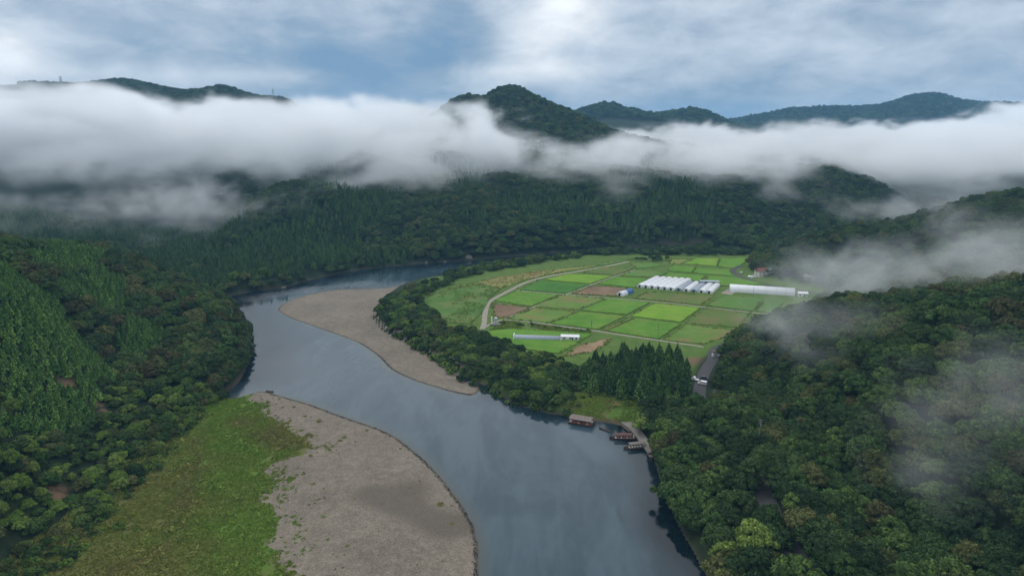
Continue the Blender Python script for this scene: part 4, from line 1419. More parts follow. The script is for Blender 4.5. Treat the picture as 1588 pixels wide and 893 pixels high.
EX, EY = [], []
for pts, crop, label, h in FIELDS:
    p = P(*pts, z=FZ)
    for a_, b_ in zip(p, np.roll(p, -1, 0)):
        c_ = int(np.hypot(*(b_ - a_)) / 0.62)
        t_ = rng.random(c_)
        q_ = a_ + (b_ - a_) * t_[:, None] + rng.normal(size=(c_, 2)) * .75
        kk = fbm(q_[:, 0] / 12, q_[:, 1] / 12, 3) + rng.random(c_) * .3 > .02
        EX.append(q_[kk, 0]); EY.append(q_[kk, 1])
for pts, cnt in ((FIELDS[29][0], 2600), (FIELDS[30][0], 1200), ([(728, 505), (748, 500), (752, 478), (770, 457), (800, 443), (830, 431), (905, 416), (900, 419), (850, 430), (790, 452), (762, 470), (757, 505)], 1500), ([(780, 497), (825, 501), (917, 514), (917, 519), (800, 509), (760, 512)], 900)):
    p = P(*pts, z=FZ)
    X = p[:, 0].min() + np.ptp(p[:, 0]) * rng.random(cnt * 3); Y = p[:, 1].min() + np.ptp(p[:, 1]) * rng.random(cnt * 3)
    kk = inside(X, Y, p) & (fbm(X / 14, Y / 14, 4) > -.06)
    EX.append(X[kk][:cnt]); EY.append(Y[kk][:cnt])
X, Y = np.concatenate(EX), np.concatenate(EY)
ROADP = np.concatenate([path_pts((748, 510), (751, 500), (752, 488), (757, 470), (770, 461), (796, 447.5), (820, 436.5), (853, 428), (901, 420), (941, 413), (975, 405.5))[:, :2]])
kk = seg_dist(X, Y, ROADP) > 2.6
X, Y = X[kk], Y[kk]
o = point_cloud("bund_weeds", np.stack([X, Y, np.full(len(X), FZ + .1)], -1), rng.integers(0, 3, len(X)), .5 + .75 * rng.random(len(X)) ** 2, rng.random(len(X)) * 6.28, tuft_col, "weeds and grass on the banks between the fields")
vattr(o.data, 'lushness', np.clip(.6 + fbm(X / 20, Y / 20, 3) * 1.6, 0, 1))
vattr(o.data, 'rusty', np.clip(fbm(X / 30 + 40, Y / 30, 3) * 1.5 - .15, 0, .7))

LAND = P((868, 638, 2), (882, 620), (905, 610), (935, 606), (985, 616), (1000, 636), (985, 652, 2), (960, 652, 2), (920, 648, 1.5), z=4)
X = LAND[:, 0].min() + np.ptp(LAND[:, 0]) * rng.random(9000); Y = LAND[:, 1].min() + np.ptp(LAND[:, 1]) * rng.random(9000)
bare = 0.9 * spot(X, Y, 945, 633, 8, 4) + 0.8 * spot(X, Y, 966, 640, 7, 3) + fbm(X / 5, Y / 5, 4) * 1.3
k = inside(X, Y, LAND) & (sdf(X, Y, RIVER) > 1.2) & (bare * .6 + rng.random(len(X)) * .4 < 0.72)
X, Y = X[k][:5500], Y[k][:5500]
o = point_cloud("landing_grass", np.stack([X, Y, terrain(X, Y) - .05], -1), rng.integers(0, 3, len(X)), .3 + .6 * rng.random(len(X)) ** 2, rng.random(len(X)) * 6.28, tuft_col, "rough grass and weeds on the small landing above the boats")
vattr(o.data, 'lushness', np.clip(.55 + fbm(X / 8, Y / 8, 3) * 1.6, 0, .9))
vattr(o.data, 'rusty', np.clip(fbm(X / 6 + 40, Y / 6, 3) * 2 - .1, 0, .8))

# washed-up weed along the waterline of the foreground gravel bar
SHORE = smooth_line(P((420, 612), (480, 629), (540, 651), (600, 673), (655, 714), (700, 766), (733, 821), (738, 893)), 40, False)
SHORE2 = smooth_line(P((560, 533), (590, 554), (610, 574), (650, 592), (700, 607), (730, 612)), 30, False)
SH = np.concatenate([SHORE, SHORE2])
n_ = 1700
q = SH[rng.integers(0, len(SH), n_)] + rng.normal(size=(n_, 2)) * 0.55
dr_ = sdf(q[:, 0], q[:, 1], RIVER)
q = q[(dr_ > -0.8) & (dr_ < 1.8)]
m_weed, n = mat("dark_washed_up_weed")
n.surface(n.mix(n.rand(), (0.018, 0.016, 0.012), (0.045, 0.04, 0.026)), 0.9, 0.2)
wrack_col = bpy.data.collections.new("wrack_forms")
wrack_col.objects.link(bpy.data.objects.new("wrack_form", tuft_mesh("tuft", 230, m_weed, .6, .16, 20)))
point_cloud("washed_up_weed", np.stack([q[:, 0], q[:, 1], np.maximum(terrain(q[:, 0], q[:, 1]), 0.0) + .05], -1), np.zeros(len(q), int), .16 + .32 * rng.random(len(q)), rng.random(len(q)) * 6.28, wrack_col, "dark line of washed-up weed along the edge of the gravel bars")

# boulders on the far bank
m_rock, n = mat("pale_rock")
n.surface(n.mix(n.noise(n.objco(), 0.7, 5, .65), (0.07, 0.06, 0.05), (0.21, 0.185, 0.16)), 0.9, .2, n.bump(n.noise(n.objco(), 2.0, 5, .6), .8, .5))


def boulder(px, py, r_, seed, label, squash=.8, group=None):
    r = np.random.default_rng(seed)
    bm = bmesh.new()
    bmesh.ops.create_icosphere(bm, subdivisions=3, radius=1.0)
    pn = np.array([tuple(v.co) for v in bm.verts])
    k_ = 1 + 0.35 * fbm(pn[:, 0] * 1.4 + seed * 3.1, pn[:, 1] * 1.4 + pn[:, 2] * 1.7, 3) * 2
    for v, kk in zip(bm.verts, k_):
        v.co = Vector((v.co.x * kk * r_, v.co.y * kk * r_ * .8, v.co.z * kk * r_ * squash))
    me = bpy.data.meshes.new("boulder"); bm.to_mesh(me); bm.free()
    o = link("boulder", me, None, m_rock)
    x, y = at(px, py, 0.5)
    o.location = (x, y, r_ * squash * .35)
    return tag(o, label, "boulder", group)


boulder(727, 402, 3.9, 1, "largest pale boulder jutting from the far river bank", 1.0)
boulder(690, 406, 2.0, 2, "flat pale boulder left of the large one on the far bank", .5)
boulder(661, 408, 1.7, 3, "small upright pale rock on the far river bank", 1.0)
boulder(440, 446, 2.2, 4, "pale rock at the left end of the far bank by the riffle", .6)
boulder(386, 545, 4.2, 5, "dark rock face at the foot of the headland", 1.1).data.materials[0] = simple("dark_wet_rock", (0.06, 0.055, 0.045), .8, .3, .3, .8)
for i, (px, py, r_) in enumerate([(500, 447, 1.0), (511, 446, 1.3), (522, 446.5, .9), (535, 445, 1.1), (548, 444, .8)]):
    boulder(px, py, r_, 10 + i, "low dark stone in the riffle above the point bar", .5, "stones in the riffle")

# ------------------------------------------------------------------ greenhouses
def film(name, col, lo=.75):
    m, n = mat(name)
    y = n.noise(n.objco(), 1.2, 4, .6)
    n.surface(n.mix(y, tuple(c * lo for c in col), col), 0.4, .35)
    return m


m_film = film("white_greenhouse_film", (0.74, 0.76, 0.78), .82)
m_clear = film("hazy_greenhouse_film", (0.36, 0.42, 0.48), .6)
m_white = simple("white_paint", (0.72, 0.73, 0.74), .5, .4, .1, 1.5)
m_blue = simple("blue_tarpaulin", (0.04, 0.13, 0.36), .5, .4, .15, 1.0)
m_steel = simple("galvanised_steel", (0.24, 0.25, 0.26), .5, .5, .12, 3.0, .6)
m_dark = simple("painted_opening_shade", (0.02, 0.02, 0.022), .9, .1)  # near-black panel colour that paints the shade inside open greenhouse ends


def tunnel(a, b, width, height, cover_m, label, group=None, name='tunnel_greenhouse', hoop_every=4.0, end_m=None, cover2=None, arc=9, door=True, tarp_from=None):
    """Arched greenhouse from a to b (ground points)."""
    a, b = Vector((a[0], a[1], 0)), Vector((b[0], b[1], 0))
    L = (b - a).length
    root = empty(name, (a.x, a.y, tz(a.x, a.y) if name != 'tunnel_greenhouse' else FZ), math.atan2(b.y - a.y, b.x - a.x))
    def ring(x, k_=1.0, grow=0.0):
        out = []
        for i in range(arc + 1):
            t = math.pi * i / arc
            c_, s_ = math.cos(t), math.sin(t)
            out.append((x, (width / 2 * k_ + grow) * math.copysign(abs(c_) ** .8, c_), (height * k_ + grow) * max(s_, 0) ** .8))
        return out
    end = L if tarp_from is None else tarp_from
    def shell(x0, x1, grow):
        mb = MB()
        ro, ri = [ring(x0, 1, grow), ring(x1, 1, grow)], [ring(x0, .975, grow), ring(x1, .975, grow)]
        mb.loft([ro[0], ro[1], ri[1], ri[0], ro[0]], closed=False, caps=False)
        return mb
    shell(0, end, 0).build("cover", cover_m, root, True)
    if tarp_from is not None:
        shell(end, L, 0.03).build("tarpaulin", m_blue, root, True)
    for x, sgn in ((0.12, -1), (L - 0.12, 1)):
        mb = MB()
        mb.loft([[(x - .04, q[1] * .96, q[2] * .96) for q in ring(x)], [(x + .04, q[1] * .96, q[2] * .96) for q in ring(x)]])
        w_ = mb.build("end_wall", end_m or cover_m, root)
        if door:
            MB().box((x + sgn * .07, 0, height * .36), (.06, width * .3, height * .7)).build("door", m_dark if sgn < 0 else m_steel, w_)
    n_h = max(2, int(L / hoop_every))
    hm = None
    for i in range(n_h + 1):
        x = min(max(L * i / n_h, .1), L - .1)
        mb = MB()
        r_ = ring(x, 1, .05)
        for p_, q_ in zip(r_[:-1], r_[1:]):
            mb.bar(p_, q_, .05, 4)
        mb.build("hoop", m_steel, root)
    return tag(root, label, "greenhouse", group)


ORD = ["leftmost", "second", "third", "fourth", "fifth", "sixth"]
for i in range(6):
    t = i / 5
    a = at(991.5 + 48.5 * t, 445.6 + 4.6 * t, FZ); b = at(1019.5 + 48 * t, 432 + 3.3 * t, FZ)
    tunnel(a, b, 6.0, 2.7, m_film, ("%s of the six long white tunnel greenhouses" % ORD[i]) if i != 5 else "sixth and rightmost of the six long white tunnel greenhouses", "long tunnel greenhouses", hoop_every=8)
for i in range(5):
    t = i / 4
    a = at(1052 + 47 * t, 451 + 4 * t, FZ); b = at(1070 + 42 * t, 438.8 + 4 * t, FZ)
    tunnel(a, b, 6.0, 2.5, m_clear if i in (0, 2) else m_film, "%s of the five shorter hazy tunnel greenhouses right of the long white ones" % ORD[i], "short tunnel greenhouses", hoop_every=6)
a, b = at(1131, 450, FZ), at(1232, 456.5, FZ)
tunnel(a, b, 12.5, 5.2, m_film, "big long white greenhouse standing alone beside the village road", None, hoop_every=7, arc=12)
a, b = at(960.5, 459, FZ), at(978, 453, FZ)
L_ = math.hypot(b[0] - a[0], b[1] - a[1])
tunnel(a, b, 6.2, 3.4, m_film, "small arched shed, front half white and back half under a blue tarpaulin", None, 'arched_shed', end_m=m_white, tarp_from=L_ * .5)
# long low netted greenhouse
a, b = at(797, 524.5, FZ), at(870, 526.5, FZ)
g = tunnel(a, b, 5.4, 2.4, m_clear, "long low grey netted greenhouse with white ends in the green field", None, hoop_every=3.2, end_m=m_white)
for x in (0, math.hypot(b[0] - a[0], b[1] - a[1])):
    MB().box((x, 0, 1.5), (.7, 6.4, 3.0), 0, .75).build("end_frame", m_white, g)


# ------------------------------------------------------------------ buildings
m_wallw = simple("cream_plaster", (0.55, 0.52, 0.47), .85, .2, .12, .8)
m_glass = simple("window_glass", (0.03, 0.04, 0.05), .1, .6, .1, 1.0)
m_roofr = simple("red_brown_roof_tiles", (0.17, 0.065, 0.05), .7, .3, .2, 3.0)
m_roofg = simple("grey_roof_tiles", (0.15, 0.16, 0.175), .6, .3, .2, 3.0)
m_roofp = simple("pale_sheet_roof", (0.42, 0.44, 0.46), .5, .4, .12, 1.0)
m_wood = simple("weathered_timber", (0.11, 0.085, 0.065), .85, .2, .2, 3.0)


def house(name, px, py, w_, d_, h, rh, rz, wall_m, roof_m, label, cat="house", storeys=1, over=.7, group=None, z=FZ, hip=0.0, wins=True):
    x, y = at(px, py, z)
    root = empty(name, (x, y, tz(x, y)), rz)
    MB().box((0, 0, h / 2 - .3), (w_, d_, h + .6)).build("wall", wall_m, root)
    W_, Dd = w_ / 2 + over, d_ / 2 + over
    t = .22
    ra = [(-W_, -Dd, h), (W_, -Dd, h), (W_, Dd, h), (-W_, Dd, h)]
    mb = MB()
    k_ = W_ * (1 - hip)
    mb.v = [(-W_, -Dd, h - t), (W_, -Dd, h - t), (W_, Dd, h - t), (-W_, Dd, h - t), (-W_, -Dd, h), (W_, -Dd, h), (W_, Dd, h), (-W_, Dd, h), (-k_, 0, h + rh), (k_, 0, h + rh)]
    mb.f = [(3, 2, 1, 0), (0, 1, 5, 4), (1, 2, 6, 5), (2, 3, 7, 6), (3, 0, 4, 7), (4, 5, 9, 8), (6, 7, 8, 9), (5, 6, 9), (7, 4, 8)]
    rf = mb.build("roof", roof_m, root)
    MB().box((0, 0, h + rh + .06), (2 * k_ + .1, .35, .22)).build("ridge", roof_m, rf)
    if wins:
        for s_ in range(storeys):
            zz = 1.5 + s_ * 2.8
            for fx in np.linspace(-w_ * .34, w_ * .34, max(2, int(w_ / 3))):
                f_ = MB().box((fx, -d_ / 2 - .02, zz), (1.5, .12, 1.25)).build("window", m_white, root)
                MB().box((fx, -d_ / 2 - .08, zz), (1.3, .05, 1.05)).build("pane", m_glass, f_)
            f_ = MB().box((-w_ / 2 - .02, 0, zz), (.12, 1.5, 1.2)).build("window", m_white, root)
            MB().box((-w_ / 2 - .08, 0, zz), (.05, 1.3, 1.0)).build("pane", m_glass, f_)
    MB().box((w_ * .12, -d_ / 2 - .03, 1.0), (1.0, .1, 2.0)).build("door", m_wood, root)
    return tag(root, label, cat, group)


house("farmhouse", 1181, 428, 11, 8, 5.6, 2.4, .25, m_wallw, m_roofr, "cream two-storey farmhouse with a red-brown roof under the wooded hill", storeys=2)
house("farmhouse_annex", 1197, 428, 9, 6, 3.0, 1.4, .1, m_wallw, m_roofg, "low annex with a grey roof just right of the red-roofed farmhouse")
house("farm_shed", 1209, 431, 7, 5, 2.8, 1.2, -.1, m_wood, m_roofp, "small timber shed with a pale roof right of the grey-roofed annex", "shed", wins=False)
house("misty_house", 1254, 442, 8.5, 6, 3.6, 1.7, -.35, m_wood, m_roofg, "grey-roofed house half veiled by mist behind the big greenhouse")
house("white_hut", 1244, 459, 7.5, 5, 2.7, 1.1, -.1, m_white, m_white, "small white hut at the right end of the big long greenhouse", "hut", over=.3)
house("white_roofed_shed", 884.5, 526, 11.5, 5, 2.5, .8, math.atan2(b[1] - a[1], b[0] - a[0]), m_white, m_white, "white-roofed shed at the right end of the long netted greenhouse", "shed", over=.4)
# open white frame behind the shorter tunnels
x, y = at(1100, 441, FZ)
root = empty("packing_shelter", (x, y, FZ), -.12)
MB().box((0, 0, 3.1), (17, 6, .18)).build("roof", m_clear, root)
MB().box((0, 2.8, 1.5), (16.4, .15, 3.0)).build("back_wall", m_roofp, root)
for px_, py_ in ((-8, -2.6), (-2.7, -2.6), (2.7, -2.6), (8, -2.6)):
    MB().box((px_, py_, 1.5), (.25, .25, 3.0)).build("post", m_steel, root)
tag(root, "flat-roofed pale packing shelter behind the shorter tunnel greenhouses", "shelter")

# pump station on the corner of the farm road
x, y = at(767, 504, FZ)
root = empty("pump_station", (x, y, FZ), .1)
MB().box((-2.0, 0, 3.0), (.9, .9, 6.0)).build("pillar", m_white, root)
t_ = MB(); t_.bar((1.0, .4, 0), (1.0, .4, 5.2), 1.0, 14)
t_ = t_.build("tank", m_roofp, root, False)
MB().bar((1.0, .4, 5.2), (1.0, .4, 5.7), 1.0, 14, .35).build("tank_cap", m_white, t_)
MB().box((1.0, -.4, .45), (6.6, 3.2, .9)).build("plinth", m_conc, root)
MB().bar((-1.6, 0, 4.4), (.2, .4, 4.4), .16, 8).build("pipe", m_steel, root)
tag(root, "white pump station with pillar and round tank at the farm road corner", "pump station")

# white concrete culvert head below the right hill
x, y = at(1110, 552, 6)
root = empty("culvert_head", (x, y, tz(x, y)), .2)
MB().box((0, 0, 3.2), (5.4, 1.6, .9)).build("top_slab", m_conc, root)
MB().box((-1.9, 0, 1.3), (1.0, 1.4, 3.1), 0, .75).build("pillar", m_white, root)
MB().box((2.2, .2, 1.3), (.7, 1.2, 3.1)).build("pillar", m_white, root)
tag(root, "white concrete culvert head at the foot of the right hill", "culvert")


# ------------------------------------------------------------------ poles and pylons
def pole(px, py, h, label, z=FZ, arm=True, lamp=False):
    x, y = at(px, py, z)
    root = empty("utility_pole", (x, y, tz(x, y)), random.uniform(-.4, .4))
    MB().bar((0, 0, -.5), (0, 0, h), .19, 7, .12).build("pole", m_conc, root)
    if arm:
        for k_, zz in enumerate((h - .5, h - 1.5)):
            c_ = MB().box((0, 0, zz), (2.4 - .5 * k_, .14, .16)).build("crossarm", m_steel, root)
            for fx in (-.95, -.35, .35, .95):
                if abs(fx) < 1.2 - .25 * k_:
                    MB().bar((fx, 0, zz + .08), (fx, 0, zz + .38), .08, 5).build("insulator", m_steel, c_)
        MB().bar((.32, 0, h - 3.2), (.32, 0, h - 2.2), .27, 8).build("transformer", m_steel, root)
    return tag(root, label, "utility pole", "utility poles")


pole(1105, 640, 12, "utility pole on the right of the asphalt road near the white van", 8)
pole(1131, 640, 10, "utility pole among the trees just above the asphalt road", 9)
pole(1174, 716, 17, "tall utility pole rising from the trees over the hidden road", 10)
pole(917, 512.5, 7, "lone pole in the bright rice field above the netted greenhouse", FZ, True)
pole(899, 528, 8, "thin pole at the end of the white-roofed shed", FZ, False)
pole(1020, 526, 11, "tall thin pole in the rice field behind the cedar grove", FZ, False)
pole(1168, 461, 9, "thin pole in front of the big long greenhouse", FZ, False)
pole(1183, 434, 8, "utility pole beside the village road below the red-roofed farmhouse", FZ)
pole(1288, 462, 9, "utility pole in the mist right of the white hut", FZ)


def pylon(px, py, dist, h, label):
    x, y, z = at_dist(px, py, dist)
    zb = tz(x, y)
    root = empty("transmission_tower", (x, y, zb), .3)
    w0, w1 = h * .11, h * .018
    for sx in (-1, 1):
        for sy in (-1, 1):
            MB().bar((sx * w0, sy * w0, -2), (sx * w1, sy * w1, h), .34, 4, .2).build("leg", m_steel, root)
    mb = MB()
    for i in range(7):
        t0, t1 = i / 7, (i + 1) / 7
        a_, b_ = w0 + (w1 - w0) * t0, w0 + (w1 - w0) * t1
        for (p_, q_) in (((-1, -1), (1, -1)), ((1, -1), (1, 1)), ((1, 1), (-1, 1)), ((-1, 1), (-1, -1))):
            mb.bar((p_[0] * a_, p_[1] * a_, h * t0), (q_[0] * b_, q_[1] * b_, h * t1), .16, 4)
            mb.bar((q_[0] * a_, q_[1] * a_, h * t0), (p_[0] * b_, p_[1] * b_, h * t1), .16, 4)
    mb.build("lattice", m_steel, root)
    for zz in (.72, .83, .94):
        MB().loft([[(-h * .11, 0, h * zz), (-h * .11, 0, h * zz + .3)], [(0, -.6, h * zz - .2), (0, -.6, h * zz + 1.2)], [(h * .11, 0, h * zz), (h * .11, 0, h * zz + .3)], [(0, .6, h * zz - .2), (0, .6, h * zz + 1.2)], [(-h * .11, 0, h * zz), (-h * .11, 0, h * zz + .3)]], closed=False, caps=False).build("crossarm", m_steel, root)
    return tag(root, label, "pylon", "pylons on the left ridge")


pylon(95, 131, 1690, 42, "taller lattice pylon on the far left ridge above the cloud")
pylon(424, 153, 1830, 30, "distant lattice pylon right of the left ridge, half in cloud")


# ------------------------------------------------------------------ vehicles
m_tyre = simple("tyre_rubber", (0.02, 0.02, 0.02), .9, .2)
m_lamp = simple("lamp_glass", (0.6, 0.58, 0.5), .2, .5)
m_red = simple("red_lamp", (0.35, 0.02, 0.02), .3, .5)


def vehicle(name, px, py, rz, body_m, label, kind='car', z=FZ, s=1.0):
    x, y = at(px, py, z)
    root = empty(name, (x, y, tz(x, y) + .14), rz)
    root.scale = (s, s, s)
    L, W, H = {'car': (4.2, 1.7, 1.5), 'van': (4.6, 1.75, 1.95), 'truck': (4.6, 1.75, 1.9)}[kind]
    prof = {'car': [(-.5, .28), (-.5, .62), (-.36, .66), (-.24, 1.0), (.12, 1.0), (.3, .66), (.5, .55), (.5, .28)],
            'van': [(-.5, .2), (-.49, .95), (-.45, 1.0), (.2, 1.0), (.36, .6), (.5, .5), (.5, .2)],
            'truck': [(.08, .22), (.08, 1.0), (.3, 1.0), (.46, .58), (.5, .5), (.5, .22)]}[kind]
    def side(y_, k_): return [(a_ * L, y_, b_ * H if b_ < .6 else b_ * H) for a_, b_ in prof]
    mb = MB()
    mb.loft([[(p_[0], -W / 2, p_[2]) for p_ in side(0, 1)], [(p_[0], W / 2, p_[2]) for p_ in side(0, 1)]])
    mb.build("body", body_m, root)
    if kind == 'truck':
        b_ = MB().box((-L * .2, 0, .62), (L * .56, W, .14)).build("cargo_bed", body_m, root)
        for sy in (-1, 1):
            MB().box((-L * .2, sy * (W / 2 - .04), .86), (L * .56, .06, .36)).build("side_board", body_m, b_)
        MB().box((-L * .48, 0, .86), (.06, W, .36)).build("tail_board", body_m, b_)
    top = .99 if kind != 'car' else .985
    x0, x1 = {'car': (-.22, .11), 'van': (-.44, .18), 'truck': (.1, .28)}[kind]
    for sy in (-1, 1):
        MB().box(((x0 + x1) / 2 * L, sy * (W / 2 + .01), H * .8), ((x1 - x0) * L, .03, H * .24)).build("side_window", m_glass, root)
    wx = {'car': (.115, .29), 'van': (.21, .35), 'truck': (.31, .45)}[kind]
    mb = MB()
    zt, zb = H * .97, H * (.68 if kind != 'van' else .63)
    mb.loft([[(wx[0] * L + .03, -W * .44, zt), (wx[1] * L + .03, -W * .44, zb), (wx[1] * L - .02, -W * .44, zb), (wx[0] * L - .02, -W * .44, zt)],
             [(wx[0] * L + .03, W * .44, zt), (wx[1] * L + .03, W * .44, zb), (wx[1] * L - .02, W * .44, zb), (wx[0] * L - .02, W * .44, zt)]])
    mb.build("windscreen", m_glass, root)
    for fx in (-.3, .32):
        for sy in (-1, 1):
            w_ = MB().bar((fx * L, sy * (W / 2 - .16), .18), (fx * L, sy * (W / 2 + .03), .18), .32, 12).build("wheel", m_tyre, root)
            MB().bar((fx * L, sy * (W / 2 + .03), .18), (fx * L, sy * (W / 2 + .05), .18), .18, 10).build("rim", m_steel, w_)
    for sy in (-1, 1):
        MB().box((L * .5, sy * W * .36, H * .45), (.06, .32, .16)).build("headlight", m_lamp, root)
        MB().box((-L * .5, sy * W * .4, H * .5), (.06, .18, .24)).build("tail_light", m_red, root)
    return tag(root, label, {'car': "car", 'van': "van", 'truck': "truck"}[kind], "parked vehicles")


m_carw = simple("white_car_paint", (0.78, 0.79, 0.80), .25, .5, .03, 1.0)
m_card = simple("dark_car_paint", (0.03, 0.032, 0.036), .25, .5, .03, 1.0)
m_cars = simple("silver_car_paint", (0.45, 0.46, 0.47), .25, .5, .03, 1.0)
vehicle("pickup_truck", 1078.5, 589.5, 2.3, m_carw, "white pickup truck parked at the left edge of the asphalt road", 'truck', 6.6, 1.0)
vehicle("minivan", 1089, 596, 2.6, m_carw, "white minivan parked right of the pickup truck on the asphalt road", 'van', 6.6)
vehicle("parked_car", 1091, 586.5, 2.8, m_card, "dark car parked behind the white minivan", 'car', 6.6)
vehicle("parked_car", 1163, 430, .5, m_carw, "smaller white car by the village road below the farmhouse", 'car', FZ)
vehicle("parked_car", 1168.5, 431, .3, m_carw, "white van by the village road, right of the smaller white car", 'van', FZ, 1.1)
vehicle("parked_car", 1150, 424, .9, m_cars, "silver car parked at the bend of the village road", 'car', FZ)

# ------------------------------------------------------------------ boats and landing
m_hull = simple("dark_red_hull", (0.07, 0.032, 0.026), .5, .4, .15, 1.5)
m_brown = simple("brown_boat_timber", (0.12, 0.075, 0.05), .7, .3, .2, 2.0)
m_redroof = simple("faded_red_roof", (0.115, 0.055, 0.048), .75, .2, .15, 1.5)
m_greyroof = simple("grey_thatch_roof", (0.19, 0.165, 0.145), .9, .1, .2, 2.0)
m_green = simple("grey_green_gunwale", (0.2, 0.24, 0.22), .6, .3, .12, 2.0)
m_orange = simple("orange_cushion", (0.34, 0.10, 0.04), .8, .2, .12, 2.0)
m_cush = simple("white_cushion", (0.6, 0.58, 0.54), .8, .2, .1, 2.0)
m_gold = simple("gold_lantern_paper", (0.6, 0.38, 0.13), .6, .3, .1, 2.0)


def hull(L, W, H, bow=.28, n_=9):
    mb = MB()
    rings = []
    for i in range(n_):
        u = i / (n_ - 1)
        x = (u - .5) * L
        k_ = 1.0 if u < 1 - bow else max(.06, 1 - ((u - 1 + bow) / bow) ** 1.8)
        k_ *= .85 + .15 * min(1, u / .15)
        sh = H * (1 + .35 * max(0, (u - .7) / .3) ** 2)
        rings.append([(x, -W / 2 * k_, sh), (x, -W / 2 * k_ * .82, -.25), (x, W / 2 * k_ * .82, -.25), (x, W / 2 * k_, sh), (x, W / 2 * k_ * .88, sh), (x, W / 2 * k_ * .75, .18), (x, -W / 2 * k_ * .75, .18), (x, -W / 2 * k_ * .88, sh)])
    return mb.loft(rings)


def roof_slab(x0, x1, W, z, rise=.28, t=.12, n_=7):
    mb = MB()
    def prof(x):
        top = [(x, W * (i / (n_ - 1) - .5), z + rise * (1 - (2 * i / (n_ - 1) - 1) ** 2)) for i in range(n_)]
        return top + [(p_[0], p_[1] * .98, p_[2] - t) for p_ in reversed(top)]
    return mb.loft([prof(x0), prof(x1)])


def tour_boat(name, px, py, px2, py2, W, hull_m, roof_m, label, cat="boat", roof=(-.36, .3), rows=6, seat_m=m_orange, H=.75, roof_z=2.35, lantern=False):
    a_, b_ = Vector(at(px, py, .3)), Vector(at(px2, py2, .3))
    L = (b_ - a_).length
    c_ = (a_ + b_) / 2
    root = empty(name, (c_.x, c_.y, 0.0), math.atan2(a_.y - b_.y, a_.x - b_.x))
    hl = hull(L, W, H).build("hull", hull_m, root)
    for sy in (-1, 1):
        MB().box((-L * .1, sy * W * .465, H + .05), (L * .72, .16, .12)).build("gunwale", m_green, hl)
    x0, x1 = roof[0] * L, roof[1] * L
    rf = roof_slab(x0, x1, W * .94, roof_z).build("roof", roof_m, root, False)
    for k_ in range(5):
        fx = x0 + .3 + (x1 - x0 - .6) * k_ / 4
        MB().box((fx, 0, roof_z + .31), (.1, W * .3, .06)).build("roof_batten", m_brown, rf)
        for sy in (-1, 1):
            MB().bar((fx, sy * W * .4, .3), (fx, sy * W * .4, roof_z + .05), .05, 5).build("post", m_brown, root)
    for k_ in range(rows):
        fx = x0 + .6 + (x1 - x0 - 1.2) * k_ / max(1, rows - 1)
        MB().box((fx, 0, .48), (.5, W * .66, .28)).build("bench", seat_m if k_ % 2 == 0 else m_cush, root)
    MB().box((0, 0, .22), (L * .8, W * .7, .06)).build("deck", m_brown, root)
    if lantern:
        MB().bar((-L * .43, 0, 1.2), (-L * .43, 0, 1.9), .28, 8).build("lantern", m_gold, root)
        MB().box((-L * .44, 0, .9), (.6, .6, .6)).build("engine_cover", m_cush, root)
    return tag(root, label, cat, "boats at the landing")


# boat with a wide grey roof: two hulls side by side under one roof
a_, b_ = Vector(at(882, 655, .3)), Vector(at(919, 661.5, .3))
L = (b_ - a_).length
c_ = (a_ + b_) / 2 + Vector((.6, 2.4))
root = empty("roofed_raft", (c_.x, c_.y, 0), math.atan2(b_.y - a_.y, b_.x - a_.x))
for sy in (-1, 1):
    o = hull(L * 1.02, 2.6, .6).build("hull", m_hull, root); o.location.y = sy * 1.5
MB().box((0, 0, .66), (L * .96, 5.6, .1)).build("deck", m_brown, root)
rf = roof_slab(-L * .46, L * .46, 6.0, 2.75, .55, .2, 9).build("roof", m_greyroof, root)
for k_ in range(7):
    MB().box((-L * .43 + L * .86 * k_ / 6, 0, 3.33), (.14, 1.2, .08)).build("roof_batten", m_brown, rf)
for k_ in range(6):
    for sy in (-1, 1):
        MB().bar((-L * .43 + L * .86 * k_ / 5, sy * 2.6, .7), (-L * .43 + L * .86 * k_ / 5, sy * 2.6, 2.9), .07, 5).build("post", m_brown, root)
for sy in (-1, 1):
    r_ = MB().bar((-L * .47, sy * 2.75, 1.4), (L * .47, sy * 2.75, 1.4), .06, 5).build("railing", m_orange, root)
for k_ in range(8):
    MB().box((-L * .4 + L * .8 * k_ / 7, -1.9, .98), (.75, 1.0, .5)).build("bench", m_orange if k_ % 3 else m_cush, root)
    MB().box((-L * .4 + L * .8 * k_ / 7, 1.5, .98), (.75, 1.6, .5)).build("bench", m_cush if k_ % 3 else m_orange, root)
tag(root, "wide roofed boat with grey roof and orange seats off the grassy landing", "boat", "boats at the landing")

tour_boat("tour_boat", 945, 679, 985, 679, 2.9, m_hull, m_redroof, "long boat with a faded red roof moored nearest the roofed raft", lantern=True)
tour_boat("tour_boat", 967, 695, 1005, 691, 2.7, m_brown, m_greyroof, "long boat with pale brown roof moored between the red-roofed one and the bank", seat_m=m_cush)
tour_boat("tour_boat", 1011, 712, 1007, 694, 2.9, m_hull, m_greyroof, "short roofed boat with orange lantern lying end-on at the dark bank", rows=4, lantern=True)


def punt(px, py, px2, py2, W, m_, label, z=.2):
    a_, b_ = Vector(at(px, py, z)), Vector(at(px2, py2, z))
    L = max((b_ - a_).length, 4)
    c_ = (a_ + b_) / 2
    root = empty("rowing_boat", (c_.x, c_.y, max(0, tz(c_.x, c_.y)) + .02), math.atan2(a_.y - b_.y, a_.x - b_.x))
    hull(L, W, .5).build("hull", m_, root)
    for fx in (-.25, .1):
        MB().box((L * fx, 0, .42), (.3, W * .8, .06)).build("thwart", m_wood, root)
    return tag(root, label, "rowing boat", "small boats")


